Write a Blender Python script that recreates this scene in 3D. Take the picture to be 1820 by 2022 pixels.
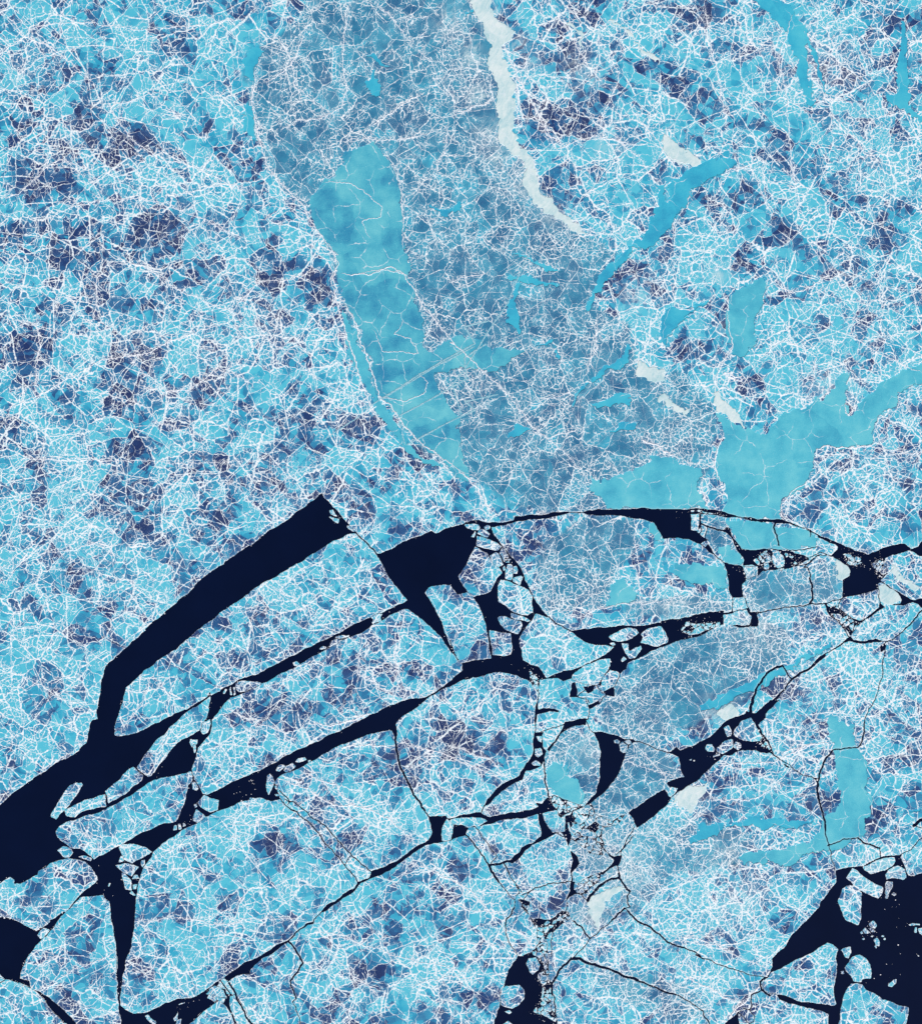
import bpy, math, random
import numpy as np

random.seed(7)
rng = np.random.default_rng(7)
for o in list(bpy.data.objects): bpy.data.objects.remove(o, do_unlink=True)
SC = bpy.context.scene
COL = SC.collection

# ------------------------------------------------------------------ camera
W, H = 921.5, 1024.0            # ground seen by the camera, world units
ALT = 5200.0
cam_d = bpy.data.cameras.new('camera'); cam = bpy.data.objects.new('camera', cam_d); COL.objects.link(cam)
cam.location = (W / 2, -H / 2, ALT)
cam_d.sensor_fit = 'VERTICAL'; cam_d.sensor_height = 24.0; cam_d.sensor_width = 24.0
cam_d.lens = 24.0 * ALT / H
cam_d.clip_start = 10.0; cam_d.clip_end = 40000.0
SC.camera = cam

# ------------------------------------------------------------- sky and sun
EL, AZ = math.radians(48), math.radians(150)
world = bpy.data.worlds.new('World'); SC.world = world; world.use_nodes = True
nt = world.node_tree; bg = nt.nodes['Background']
sky = nt.nodes.new('ShaderNodeTexSky'); sky.sky_type = 'NISHITA'; sky.sun_disc = False
sky.sun_elevation = EL; sky.sun_rotation = AZ
nt.links.new(sky.outputs[0], bg.inputs[0]); bg.inputs[1].default_value = 0.05
sd = bpy.data.lights.new('sun', 'SUN'); sd.energy = 4.2; sd.angle = math.radians(0.5); sd.color = (1.0, 0.955, 0.90)
sun = bpy.data.objects.new('sun', sd); COL.objects.link(sun)
sun.rotation_euler = (math.radians(90) - EL, 0, math.radians(180) - AZ)
sun.location = (W / 2, -H / 2, 500)
SC.view_settings.view_transform = 'Standard'; SC.view_settings.look = 'None'
SC.view_settings.gamma = 1.0; SC.view_settings.use_curve_mapping = False
SC.view_settings.exposure = 0.0
SC.cycles.max_bounces = 3
# ---------------------------------------------------------------- materials
def srgb(r, g, b):
    f = lambda c: (c / 255 / 12.92) if c / 255 <= .04045 else ((c / 255 + .055) / 1.055) ** 2.4
    return (f(r), f(g), f(b), 1.0)


class NG:
    """tiny helper round one material's node tree"""
    def __init__(s, name):
        s.m = bpy.data.materials.new(name); s.m.use_nodes = True
        s.t = s.m.node_tree; s.b = s.t.nodes['Principled BSDF']
        s.pos = s.t.nodes.new('ShaderNodeNewGeometry').outputs['Position']
    def n(s, kind, **kw):
        nd = s.t.nodes.new(kind)
        for k, v in kw.items(): setattr(nd, k, v)
        return nd
    def put(s, sock, v):
        if hasattr(v, 'is_output') or isinstance(v, bpy.types.NodeSocket): s.t.links.new(v, sock)
        else: sock.default_value = v
    def math(s, op, a, b=0.0, c=None, clamp=False):
        nd = s.n('ShaderNodeMath', operation=op, use_clamp=clamp); s.put(nd.inputs[0], a); s.put(nd.inputs[1], b)
        if c is not None: s.put(nd.inputs[2], c)
        return nd.outputs[0]
    def vmath(s, op, a, b=None, scale=None):
        nd = s.n('ShaderNodeVectorMath', operation=op); s.put(nd.inputs[0], a)
        if b is not None: s.put(nd.inputs[1], b)
        if scale is not None: nd.inputs['Scale'].default_value = scale
        return nd.outputs[0]
    def noise(s, vec, scale, detail=2.0, rough=.55, out=0):
        nd = s.n('ShaderNodeTexNoise', noise_dimensions='2D'); s.put(nd.inputs['Vector'], vec)
        nd.inputs['Scale'].default_value = scale; nd.inputs['Detail'].default_value = detail; nd.inputs['Roughness'].default_value = rough
        return nd.outputs[out]
    def warp(s, vec, scale, amount, detail=2.0):
        c = s.noise(vec, scale, detail, out=1)
        return s.vmath('ADD', vec, s.vmath('SCALE', s.vmath('SUBTRACT', c, (.5, .5, .5)), scale=amount * 2))
    def vor(s, vec, size, edge=True, off=(0, 0, 0), rnd=1.0):
        if off != (0, 0, 0): vec = s.vmath('ADD', vec, off)
        nd = s.n('ShaderNodeTexVoronoi', voronoi_dimensions='2D', feature='DISTANCE_TO_EDGE' if edge else 'F1')
        s.put(nd.inputs['Vector'], vec); nd.inputs['Scale'].default_value = 1.0 / size; nd.inputs['Randomness'].default_value = rnd
        if edge: return s.math('MULTIPLY', nd.outputs['Distance'], size)
        sp = s.n('ShaderNodeSeparateColor'); s.t.links.new(nd.outputs['Color'], sp.inputs[0])
        return sp.outputs
    def ramp(s, v, a, b, to0=0.0, to1=1.0, smooth=True):
        nd = s.n('ShaderNodeMapRange', interpolation_type='SMOOTHSTEP' if smooth else 'LINEAR')
        s.put(nd.inputs['Value'], v); s.put(nd.inputs['From Min'], a); s.put(nd.inputs['From Max'], b)
        s.put(nd.inputs['To Min'], to0); s.put(nd.inputs['To Max'], to1)
        return nd.outputs[0]
    def mix(s, f, a, b):
        nd = s.n('ShaderNodeMix', data_type='RGBA'); s.put(nd.inputs['Factor'], f)
        s.put(nd.inputs[6], a); s.put(nd.inputs[7], b); return nd.outputs[2]
    def cramp(s, v, stops, interp='LINEAR'):
        nd = s.n('ShaderNodeValToRGB'); s.put(nd.inputs[0], v); cr = nd.color_ramp; cr.interpolation = interp
        while len(cr.elements) < len(stops): cr.elements.new(.5)
        for e, (p, c) in zip(cr.elements, stops): e.position = p; e.color = c
        return nd.outputs[0]
    def attr(s, name):
        nd = s.n('ShaderNodeAttribute', attribute_name=name); sp = s.n('ShaderNodeSeparateXYZ')
        s.t.links.new(nd.outputs['Vector'], sp.inputs[0]); return sp.outputs
    def stretch(s, vec, ang, sx, sy):
        nd = s.n('ShaderNodeMapping'); s.put(nd.inputs['Vector'], vec)
        nd.inputs['Rotation'].default_value = (0, 0, math.radians(ang))
        n2 = s.n('ShaderNodeMapping'); s.t.links.new(nd.outputs[0], n2.inputs['Vector']); n2.inputs['Scale'].default_value = (sx, sy, 1)
        return n2.outputs[0]
    def done(s, col, rough=.6, height=None, bump=.3, spec=.25):
        s.put(s.b.inputs['Base Color'], col); s.put(s.b.inputs['Roughness'], rough)
        s.b.inputs['Specular IOR Level'].default_value = spec
        if height is not None:
            nd = s.n('ShaderNodeBump'); nd.inputs['Strength'].default_value = bump; nd.inputs['Distance'].default_value = .5
            s.put(nd.inputs['Height'], height); s.t.links.new(nd.outputs[0], s.b.inputs['Normal'])
        return s.m


WHITE = srgb(240, 243, 248)
MAT = {}


def pack_ice():
    g = NG('pack_ice')
    tone = g.attr('tone'); frost = g.attr('frost')
    dk, teal, clear = tone[0], tone[1], tone[2]
    crowd, rimw, veil = frost[0], frost[1], frost[2]
    p1 = g.warp(g.pos, 1 / 30, 7, 3)
    p = g.warp(p1, 1 / 5.5, 1.5, 3)
    soft = g.noise(g.pos, 1 / 52, 3, .6)              # where the net is tight or loose
    soft2 = g.noise(g.vmath('ADD', g.pos, (311, 77, 0)), 1 / 13, 2)
    # cells of different age
    c1 = g.vor(p, 30, False, (13, 5, 0)); c2 = g.vor(p, 13, False, (3, 91, 0)); c3 = g.vor(p, 5.6, False, (41, 7, 0))
    fineN = g.noise(g.pos, 1.3, 3, .7)
    v = g.math('ADD', g.math('MULTIPLY', c1[0], .40), g.math('ADD', g.math('MULTIPLY', c2[0], .36), g.math('MULTIPLY', c3[0], .24)))
    v = g.math('ADD', v, g.math('MULTIPLY', g.math('SUBTRACT', soft, .5), .75))
    v = g.math('ADD', g.math('MULTIPLY', g.math('SUBTRACT', v, .5), 1.35), .62)
    v = g.math('SUBTRACT', v, g.math('MULTIPLY', dk, .42))
    v = g.math('ADD', v, g.math('MULTIPLY', clear, .15))
    v = g.math('ADD', v, g.math('MULTIPLY', g.math('SUBTRACT', fineN, .5), .22))
    # straight edged shards of brighter new ice between the old cells
    qs = g.warp(g.pos, 1 / 40, 8, 2)
    sh1 = g.vor(g.stretch(qs, 35, .34, 1.0), 8, False, (9, 3, 0)); sh2 = g.vor(g.stretch(qs, -50, .36, 1.0), 7, False, (29, 33, 0))
    shard = g.math('MAXIMUM', g.ramp(sh1[0], .80, .82), g.ramp(sh2[0], .82, .84))
    v = g.math('ADD', v, g.math('MULTIPLY', shard, .30))
    cell = g.cramp(v, [(0.0, srgb(18, 44, 96)), (.24, srgb(24, 62, 116)), (.42, srgb(32, 98, 148)), (.58, srgb(38, 132, 174)), (.74, srgb(42, 162, 196)), (1.0, srgb(78, 186, 210))])
    # grey-teal old ice
    tv = g.math('ADD', g.math('MULTIPLY', c1[1], .3), g.math('ADD', g.math('MULTIPLY', c2[1], .25), g.math('MULTIPLY', soft2, .7)))
    tv = g.math('ADD', tv, g.math('MULTIPLY', g.math('SUBTRACT', fineN, .5), .45))
    tcell = g.cramp(tv, [(.2, srgb(32, 88, 134)), (.5, srgb(42, 120, 158)), (.75, srgb(58, 146, 178)), (.95, srgb(54, 170, 200))])
    col = g.mix(teal, cell, tcell)
    # pale frost dust lying on the cells
    dust = g.ramp(g.math('ADD', fineN, g.math('MULTIPLY', c2[2], .16)), .60, .78)
    dust = g.math('MULTIPLY', dust, g.math('ADD', .16, g.math('MULTIPLY', teal, .22)))
    col = g.mix(dust, col, srgb(150, 176, 196))
    # ridge nets, four sizes; widths wander
    jit = g.noise(g.vmath('ADD', g.pos, (50, 900, 0)), 1 / 2.2, 2, .7)
    wv = g.ramp(jit, .3, .75, .35, 1.45, False)
    notteal = g.math('SUBTRACT', 1.0, g.math('MULTIPLY', teal, .55))
    def net(size, w, off, gate, vec=p, amp=1.0):
        d = g.vor(vec, size, True, off)
        ww = g.math('MULTIPLY', g.math('MULTIPLY', wv, w), gate)
        return g.math('MULTIPLY', g.ramp(d, g.math('MULTIPLY', ww, .35), ww, 1.0, 0.0), amp)
    loose = g.ramp(soft, .36, .64, .22, 1.25)
    gate = g.math('MULTIPLY', g.math('ADD', loose, g.math('MULTIPLY', crowd, .55)), notteal)
    gate = g.math('SUBTRACT', gate, g.math('MULTIPLY', clear, .12))
    tight = g.math('MULTIPLY', g.ramp(g.math('ADD', g.math('ADD', g.math('MULTIPLY', soft2, .55), g.math('MULTIPLY', soft, .45)), g.math('MULTIPLY', crowd, .28)), .43, .60, .0, 1.05), g.math('SUBTRACT', 1.0, g.math('MULTIPLY', clear, .25)))
    nets = [net(30, .80, (13, 5, 0), g.math('ADD', .40, g.math('MULTIPLY', gate, .75))),
            net(13, .62, (3, 91, 0), gate),
            net(5.6, .50, (41, 7, 0), tight, p, .9),
            net(2.9, .36, (71, 17, 0), g.math('MULTIPLY', tight, g.ramp(jit, .48, .66)), p, .6)]
    # long fractures cutting across the cells
    q = g.warp(g.pos, 1 / 60, 6, 2); q = g.warp(q, 1 / 3.0, .45, 2)
    brk = g.ramp(g.noise(g.vmath('ADD', g.pos, (700, 20, 0)), 1 / 18, 2), .36, .56)
    brk = g.math('MULTIPLY', brk, notteal)
    nets += [net(44, .62, (5, 5, 0), brk, g.stretch(q, 28, .42, 1.0)),
             net(36, .5, (55, 25, 0), brk, g.stretch(q, -38, .45, 1.0)),
             net(30, .42, (155, 25, 0), brk, g.stretch(q, 76, .5, 1.0))]
    m = nets[0]
    for k in nets[1:]: m = g.math('MAXIMUM', m, k)
    # the crushed rim of every floe
    col = g.mix(g.math('MULTIPLY', veil, g.ramp(g.noise(g.stretch(g.warp(g.pos, 1 / 12, 4, 3), -55, .10, .4), 1.0, 4, .6), .34, .62)), col, srgb(200, 220, 224))
    edge = g.math('MULTIPLY', rimw, g.ramp(jit, .38, .64, .1, .85))
    m = g.math('MAXIMUM', m, edge)
    m = g.math('MAXIMUM', m, g.math('MULTIPLY', crowd, g.ramp(fineN, .54, .68, 0, .5)))
    lav = g.mix(g.ramp(jit, .4, .6), srgb(206, 226, 236), WHITE)
    col = g.mix(m, col, lav)
    return g.done(col, .65, m, .25)


def plain(name, stops, crack=.55, size=34, dust=.4, flow=False):
    g = NG(name)
    frost = g.attr('frost')
    p = g.warp(g.pos, 1 / 22, 6, 3); p = g.warp(p, 1 / 4, .9, 2)
    n1 = g.noise(g.pos, 1 / 28, 4, .6); n2 = g.noise(g.pos, 1 / 1.1, 3, .75)
    v = g.math('ADD', n1, g.math('MULTIPLY', g.math('SUBTRACT', n2, .5), .35))
    c = g.vor(p, size * 1.6, False)
    v = g.math('ADD', v, g.math('MULTIPLY', g.math('SUBTRACT', c[0], .5), .16))
    if flow:
        f = g.noise(g.stretch(g.warp(g.pos, 1 / 14, 5, 3), -60, .12, .5), 1.0, 4, .6)
        v = g.math('ADD', g.math('MULTIPLY', v, .5), g.math('MULTIPLY', f, .5))
    col = g.cramp(v, stops)
    d = g.vor(p, size, True)
    jit = g.noise(g.pos, 1 / 3, 2)
    w = g.ramp(jit, .35, .7, .12, crack, False)
    m = g.ramp(d, g.math('MULTIPLY', w, .3), w, .75, 0.0)
    gate = g.ramp(g.noise(g.vmath('ADD', g.pos, (99, 9, 0)), 1 / 30, 2), .42, .58)
    m = g.math('MULTIPLY', m, gate)
    m = g.math('MAXIMUM', m, g.math('MULTIPLY', g.ramp(n2, .62, .8), dust))
    m = g.math('MAXIMUM', m, g.math('MULTIPLY', frost[1], .25))
    col = g.mix(m, col, srgb(214, 226, 234))
    return g.done(col, .6, n2, .15)


MAT['pack'] = pack_ice()
MAT['lead'] = plain('refrozen_lead_ice', [(.25, srgb(38, 150, 188)), (.5, srgb(52, 172, 202)), (.8, srgb(76, 186, 208))], .35, 30, .18)
MAT['young'] = plain('young_ice', [(.25, srgb(56, 158, 188)), (.5, srgb(78, 180, 202)), (.8, srgb(108, 196, 210))], .55, 24, .3)
MAT['smooth'] = plain('banded_young_ice', [(.22, srgb(40, 132, 172)), (.5, srgb(72, 170, 194)), (.8, srgb(106, 192, 206))], .7, 20, .32)
MAT['snow'] = plain('packed_snow', [(.3, srgb(160, 200, 210)), (.5, srgb(196, 218, 222)), (.7, srgb(222, 231, 232))], .7, 8, .5, True)


def ridge_mat():
    g = NG('crushed_ice')
    n = g.noise(g.pos, 1 / 1.2, 2)
    return g.done(g.mix(n, srgb(228, 230, 240), srgb(250, 248, 252)), .7, n, .2)


MAT['ridge'] = ridge_mat()
g_ = NG('streak_tint')  # mottled pale tint of the straight tracks over the sheet
MAT['streak'] = g_.done(g_.mix(g_.ramp(g_.noise(g_.pos, 1 / 1.3, 3, .7), .35, .65), srgb(92, 168, 192), srgb(176, 206, 216)), .7)


def water_mat():
    g = NG('sea_water')
    n = g.noise(g.pos, 1 / 60, 3)
    return g.done(g.mix(n, srgb(1, 11, 38), srgb(3, 17, 50)), .35, None, 0, .1)


MAT['water'] = water_mat()
# ----------------------------------------------------------------------------
# SURVEY DATA: outlines read off the photograph.  Each tile letter is a map
# sheet (origin x, origin y, points per source unit); all are turned into
# world units (east = +x, north = +y, one unit is about sixty metres).
# ----------------------------------------------------------------------------
TILE = {'A': (0, 1900, 1.82), 'B': (900, 1900, 1.82), 'C': (1800, 1900, 1.82), 'D': (2686, 1900, 1.82),
        'E': (0, 2800, 1.82), 'F': (900, 2800, 1.82), 'G': (1800, 2800, 1.82), 'H': (2686, 2800, 1.82),
        'I': (0, 3596, 1.82), 'J': (900, 3596, 1.82), 'K': (1800, 3596, 1.82), 'L': (2686, 3596, 1.82),
        'M': (0, 0, 1.82), 'N': (900, 0, 1.82), 'O': (1800, 0, 1.036), 'P': (2686, 0, 1.036),
        'Q': (0, 950, 1.036), 'R': (900, 950, 1.036), 'S': (1800, 950, 1.036), 'T': (2686, 950, 1.036),
        'Z': (0, 0, 0.49376)}


def pts(s):
    """'A 1,2 3,4 B 5,6' -> list of source-unit points"""
    out = []; t = None
    for w in s.split():
        if w in TILE: t = TILE[w]
        else:
            x, y = w.split(','); out.append((t[0] + float(x) / t[2], t[1] + float(y) / t[2]))
    return out


# open water: polygons
WATER = """
A 1820,515 1740,570 1640,640 1520,715 1400,830 1280,935 1180,1020 1060,1120 1050,1118 1062,1130 1048,1140 960,1210 880,1290 768,1392 755,1450 735,1530 722,1620 715,1690 702,1715 712,1775 670,1785 655,1820 E 640,250 625,318 583,350 575,372 520,405 440,440 380,480 290,540 220,590 150,640 70,700 0,765 -400,1060 -400,1560 0,1330 70,1285 110,1320 105,1340 125,1332 150,1338 200,1310 275,1270 280,1245 330,1215 370,1185 430,1165 510,1150 580,1158 640,1190 690,1255 715,1305 690,1335 640,1370 590,1410 550,1460 520,1495 535,1497 590,1435 680,1425 755,1420 770,1450 795,1465 805,1530 815,1620 825,1700 840,1800 I 845,330 855,470 850,560 858,640 858,780 855,1250 1100,1250 1375,910 1440,855 1520,790 1590,735 1500,690 1540,655 1610,600 1665,590 1720,556 1820,545 1820,450 1720,510 1620,580 1540,635 1460,685 1400,718 1290,725 1200,755 1120,800 1060,828 985,835 915,805 878,775 885,650 890,590 910,510 920,430 955,350 970,260 980,160 990,30 E 990,1470 1000,1400 1005,1340 1030,1260 1050,1210 1100,1150 1115,1105 1210,1025 1300,965 1380,920 1440,895 1500,850 1560,820 1640,790 1740,740 1820,722 1820,545 1638,625 1560,665 1510,690 1480,685 1445,620 1415,580 1400,530 1395,500 1415,450 1430,400 1440,350 1460,330 1490,290 1530,250 1545,180 1545,140 1590,90 1650,10 A 1678,1620 1788,1580 1788,1470 1708,1510 1660,1545 1600,1575 1530,1607 1470,1641 E 1400,43 1320,80 1240,120 1150,165 1060,210 1000,238 935,255 870,262 836,255 835,190 850,140 870,80 890,0 A 862,1740 885,1680 905,1600 918,1545 960,1510 1050,1420 1130,1370 1240,1290 1290,1265 1340,1215 1430,1130 1500,1080 1600,1000 1700,935 1820,855
B -2,630 110,555 260,450 400,360 520,265 610,200 705,130 720,165 765,205 820,260 850,300 890,345 960,420 950,425 890,430 820,470 780,480 740,510 640,570 520,645 400,715 260,795 130,880 -5,972
B 1328,910 1290,935 1220,965 1150,1000 1060,1035 1000,1060 930,1090 850,1140 750,1190 640,1240 540,1290 420,1350 290,1420 150,1475 70,1510 -30,1560 -30,1680 40,1620 120,1590 200,1555 260,1520 350,1480 470,1415 550,1375 600,1340 690,1295 750,1260 840,1210 900,1180 960,1160 1020,1130 1070,1090 1140,1060 1190,1025 1250,1000 1300,975 1330,975 1400,1025 1470,1085 1530,1140 1600,1230 1650,1295 1700,1350 1725,1380 1728,1420 1690,1450 1650,1490 1600,1530 1550,1562 1480,1605 1440,1620 1320,1635 1250,1660 1150,1700 1050,1745 F 930,170 800,240 680,300 560,350 450,400 380,450 250,515 120,570 -5,628 -5,782 100,745 180,710 250,708 340,735 400,718 390,690 360,600 375,575 420,540 480,520 560,485 640,440 720,390 800,345 870,320 940,290 1060,245 1130,230 1210,222 1238,280 1248,280 1250,200 1240,180 1260,145 1300,110 1360,80 1410,40 B 1455,1640 1500,1605 1560,1570 1640,1540 1750,1480 1820,1470 C 80,1490 160,1475 280,1445 400,1443 480,1455 560,1490 620,1530 650,1490 700,1478 650,1400 530,1350 500,1200 620,1010 640,1010 720,1038 700,1015 640,940 600,870 580,830 545,770 525,700 495,650 440,590 390,530 350,470 310,420 300,380 400,365 520,335 640,320 830,285 970,275 990,285 1060,295 1150,290 1300,310 1440,335 1480,345 1500,375 1548,465 1650,455 1730,465 1790,495 1820,500 1880,470 D 180,415 215,360 200,280 330,275 380,300 395,310 450,305 550,325 740,345 800,350 880,360 980,400 1010,415 1060,445 1110,475 1190,505 1205,520 1200,545 1160,580 1175,600 1230,630 1280,665 1297,700 1290,735 1240,765 1240,850 1240,892 1300,880 1400,860 1495,830 1490,795 1520,778 1515,755 1490,730 1480,700 1455,660 1450,640 1490,620 1560,600 1640,575 1720,548 1760,560 1800,590 1900,590 2200,610 2200,460 1900,450 1810,485 1790,520 1740,538 1690,497 1620,508 1540,528 1470,560 1425,580 1330,550 1260,520 1200,490 1140,465 1060,430 1010,405 920,370 860,345 800,322 740,325 650,322 540,315 450,290 370,265 240,246 130,246 0,248 C 1500,246 1300,248 1150,252 1000,258 830,265 700,285 640,290 470,300 460,330 380,345 290,345 240,340 210,325 160,330 80,345 0,378 B 1820,333 1700,350 1600,390 1530,425 1500,405 1380,455 1260,505 1190,545 1112,573 1105,590
C 870,1133 960,1120 1100,1108 1170,1105 1300,1095 1440,1090 1560,1075 1640,1055 1700,1035 1820,1012 1880,995 1990,985 1990,1090 1930,1100 1900,1115 1820,1170 1720,1195 1640,1210 1560,1245 1480,1275 1370,1335 1290,1370 1280,1410 1230,1450 1215,1425 1165,1415 1110,1475 1095,1535 1080,1530 1165,1390 1172,1335 1080,1343 1000,1372 960,1410 900,1470 820,1500 790,1480 700,1478 770,1445 880,1418 1000,1368 1080,1333 1130,1305 1190,1250 1150,1242 1060,1237 1000,1222 930,1182
C 885,1510 910,1505 925,1580 920,1615 865,1615 880,1560
C 965,1540 1055,1530 1040,1570 1000,1590 980,1560
C 1110,1575 1190,1540 1195,1615 1130,1600
C 1010,1670 1080,1640 1085,1665 1040,1690 1010,1705
D -80,1060 90,1040 105,1060 60,1120 130,1170 190,1150 100,1185 0,1212 -60,1180
D 430,1092 480,1090 530,1095 560,1092 580,1030 550,1000 540,970 560,965 570,1000 645,995 615,1020 630,1060 622,1105 565,1100 560,1105 480,1108
D 375,635 450,655 510,662 540,765 510,795 520,885 440,893 410,830 400,720
D 260,500 290,540 302,575 260,555 240,530
D 385,410 400,380 420,385 435,440 470,510 485,540 560,545 650,540 720,545 730,560 720,620 740,680 660,695 625,735 610,660 540,655 510,660 525,620 500,580 460,520 430,450
D 780,545 870,555 990,600 1000,615 960,630 850,680 810,690 820,640 815,600
D 1480,760 1570,800 1650,850 1740,905 1755,910 1900,860 2200,760 2200,820 1900,900 1810,970 1790,940 1750,925 1680,950 1600,945 1660,935 1670,910 1640,855 1560,805
D 1510,930 1550,960 1500,990 1420,1045 1400,1045 1460,1000 1505,965
D 1245,1210 1300,1175 1320,1200 1380,1210 1480,1190 1500,1198 1565,1212 1480,1215 1400,1228 1340,1224 1290,1207 1255,1222
D 1510,1250 1560,1235 1550,1270 1520,1290
H 710,0 785,0 730,50 680,100 680,130 620,190 665,285 700,290 720,380 690,388 600,365 510,365 460,380 440,400 380,400 350,430 300,470 260,510 210,560 120,620 50,665 15,692 45,640 0,632 -20,632 -40,605 90,560 60,500 50,420 0,390 -23,385 32,340 60,368 150,335 210,300 290,255 330,215 375,165 460,120 550,88 575,95 610,95 650,60 700,15
D 1050,1340 1110,1300 1120,1315 1060,1365 1020,1400 1000,1400
G 10,910 90,908 135,930 110,985 50,1000 5,1022 F 1580,1032 1520,1040 1460,1055 1400,1095 1330,1145 1290,1175 1200,1240 1120,1280 1040,1310 990,1330 965,1360 930,1400 860,1440 790,1490 710,1545 700,1540 740,1490 800,1465 860,1410 940,1370 965,1325 1040,1300 1060,1270 1065,1245 1140,1220 1200,1190 1280,1150 1340,1100 1400,1060 1480,1015 1500,985 1508,960 1495,900 1478,845 1608,842 1660,910
G -30,865 100,830 215,815 290,852 480,818 600,795 640,775 620,745 665,755 700,712 730,710 740,760 778,798 700,815 640,830 500,862 380,870 300,900 200,922 270,880 230,858 130,856 0,872 -28,885
G 640,830 670,828 700,900 745,965 800,960 750,980 700,1010 600,1050 550,1090 530,1120 450,1190 435,1165 500,1110 520,1070 600,1040 660,990 655,920 640,870
G 640,-60 648,-60 640,70 720,58 790,78 790,88 720,80 650,100 635,103 625,150 620,235 680,230 670,250 675,340 700,370 690,400 680,440 660,480 620,500 550,515 525,580 500,590 430,625 350,690 280,760 245,775 270,720 340,640 420,590 500,550 535,490 580,430 605,370 611,240 612,130 620,40
G 830,160 900,150 980,130 990,140 985,180 900,190 850,210 800,250 740,340 720,375 700,360 760,300 800,230 825,185
G 1040,232 1120,235 1200,255 1255,280 1330,285 1345,300 1300,330 1280,380 1265,430 1240,500 1200,570 1150,640 1080,700 1040,735 960,790 900,830 865,860 855,930 880,985 850,985 805,965 835,955 835,845 870,835 910,790 940,772 975,775 1000,740 1060,680 1080,600 1090,480 1095,380 1075,300
G 850,985 880,985 856,1060 870,1090 895,1110 925,1140 942,1190 905,1230 885,1255 886,1320 905,1320 900,1380 935,1405 870,1430 840,1465 870,1390 877,1320 876,1230 893,1165 870,1090 852,1050
G 1130,1100 1190,1140 1250,1130 1225,1200 1160,1225 1110,1275 1095,1255 1170,1200 1190,1165
G 1295,820 1370,770 1450,710 1560,650 1605,720 1570,770 1480,850 1400,900 1355,930 1330,860
G 1040,1010 1095,1020 1095,1055 1060,1035
I -400,20 0,133 60,143 150,170 220,215 270,235 320,200 400,130 480,90 482,97 420,162 360,242 300,300 230,385 190,440 165,500 147,578 215,597 222,640 262,662 290,672 350,710 410,760 470,810 520,860 565,915 840,1250 740,1250 490,910 450,880 400,830 350,770 300,700 262,668 220,640 120,600 30,577 0,545 -400,300
J -5,568 80,510 150,455 230,430 300,385 370,335 440,310 500,265 560,210 590,175 640,165 645,180 600,190 540,230 480,285 462,310 400,350 340,400 270,430 200,500 100,545 50,580 25,600 -5,580
J 0,720 30,720 50,790 80,860 105,930 240,1250 130,1250 20,820 0,795 -10,760
K 625,355 600,380 520,415 495,410 460,460 420,520 400,590 385,640 365,740 350,800 320,880 230,1250 800,1250 780,910 750,870 700,850 690,800 660,720 670,620 630,570 640,540 700,520 700,490 650,450 620,400
K 600,145 640,140 720,150 760,130 800,95 850,95 850,104 790,118 770,150 750,180 770,220 745,245 735,240 740,180 710,155 650,200 625,190 610,160
L 1190,-209 1193,-120 1150,-70 1080,20 1070,60 980,155 880,250 810,360 765,390 725,437 730,490 712,532 705,620 780,730 920,775 1040,805 1140,840 1135,910 1130,1250 2250,1250 2250,-330 1900,-240 1820,-190 1760,-168 1720,-170 1700,-219 1680,-270 1650,-289 1670,-324 1610,-314 1510,-299 1400,-244 1300,-234
L 530,790 480,825 490,910 500,1250 100,1250 380,910 440,860
"""

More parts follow.
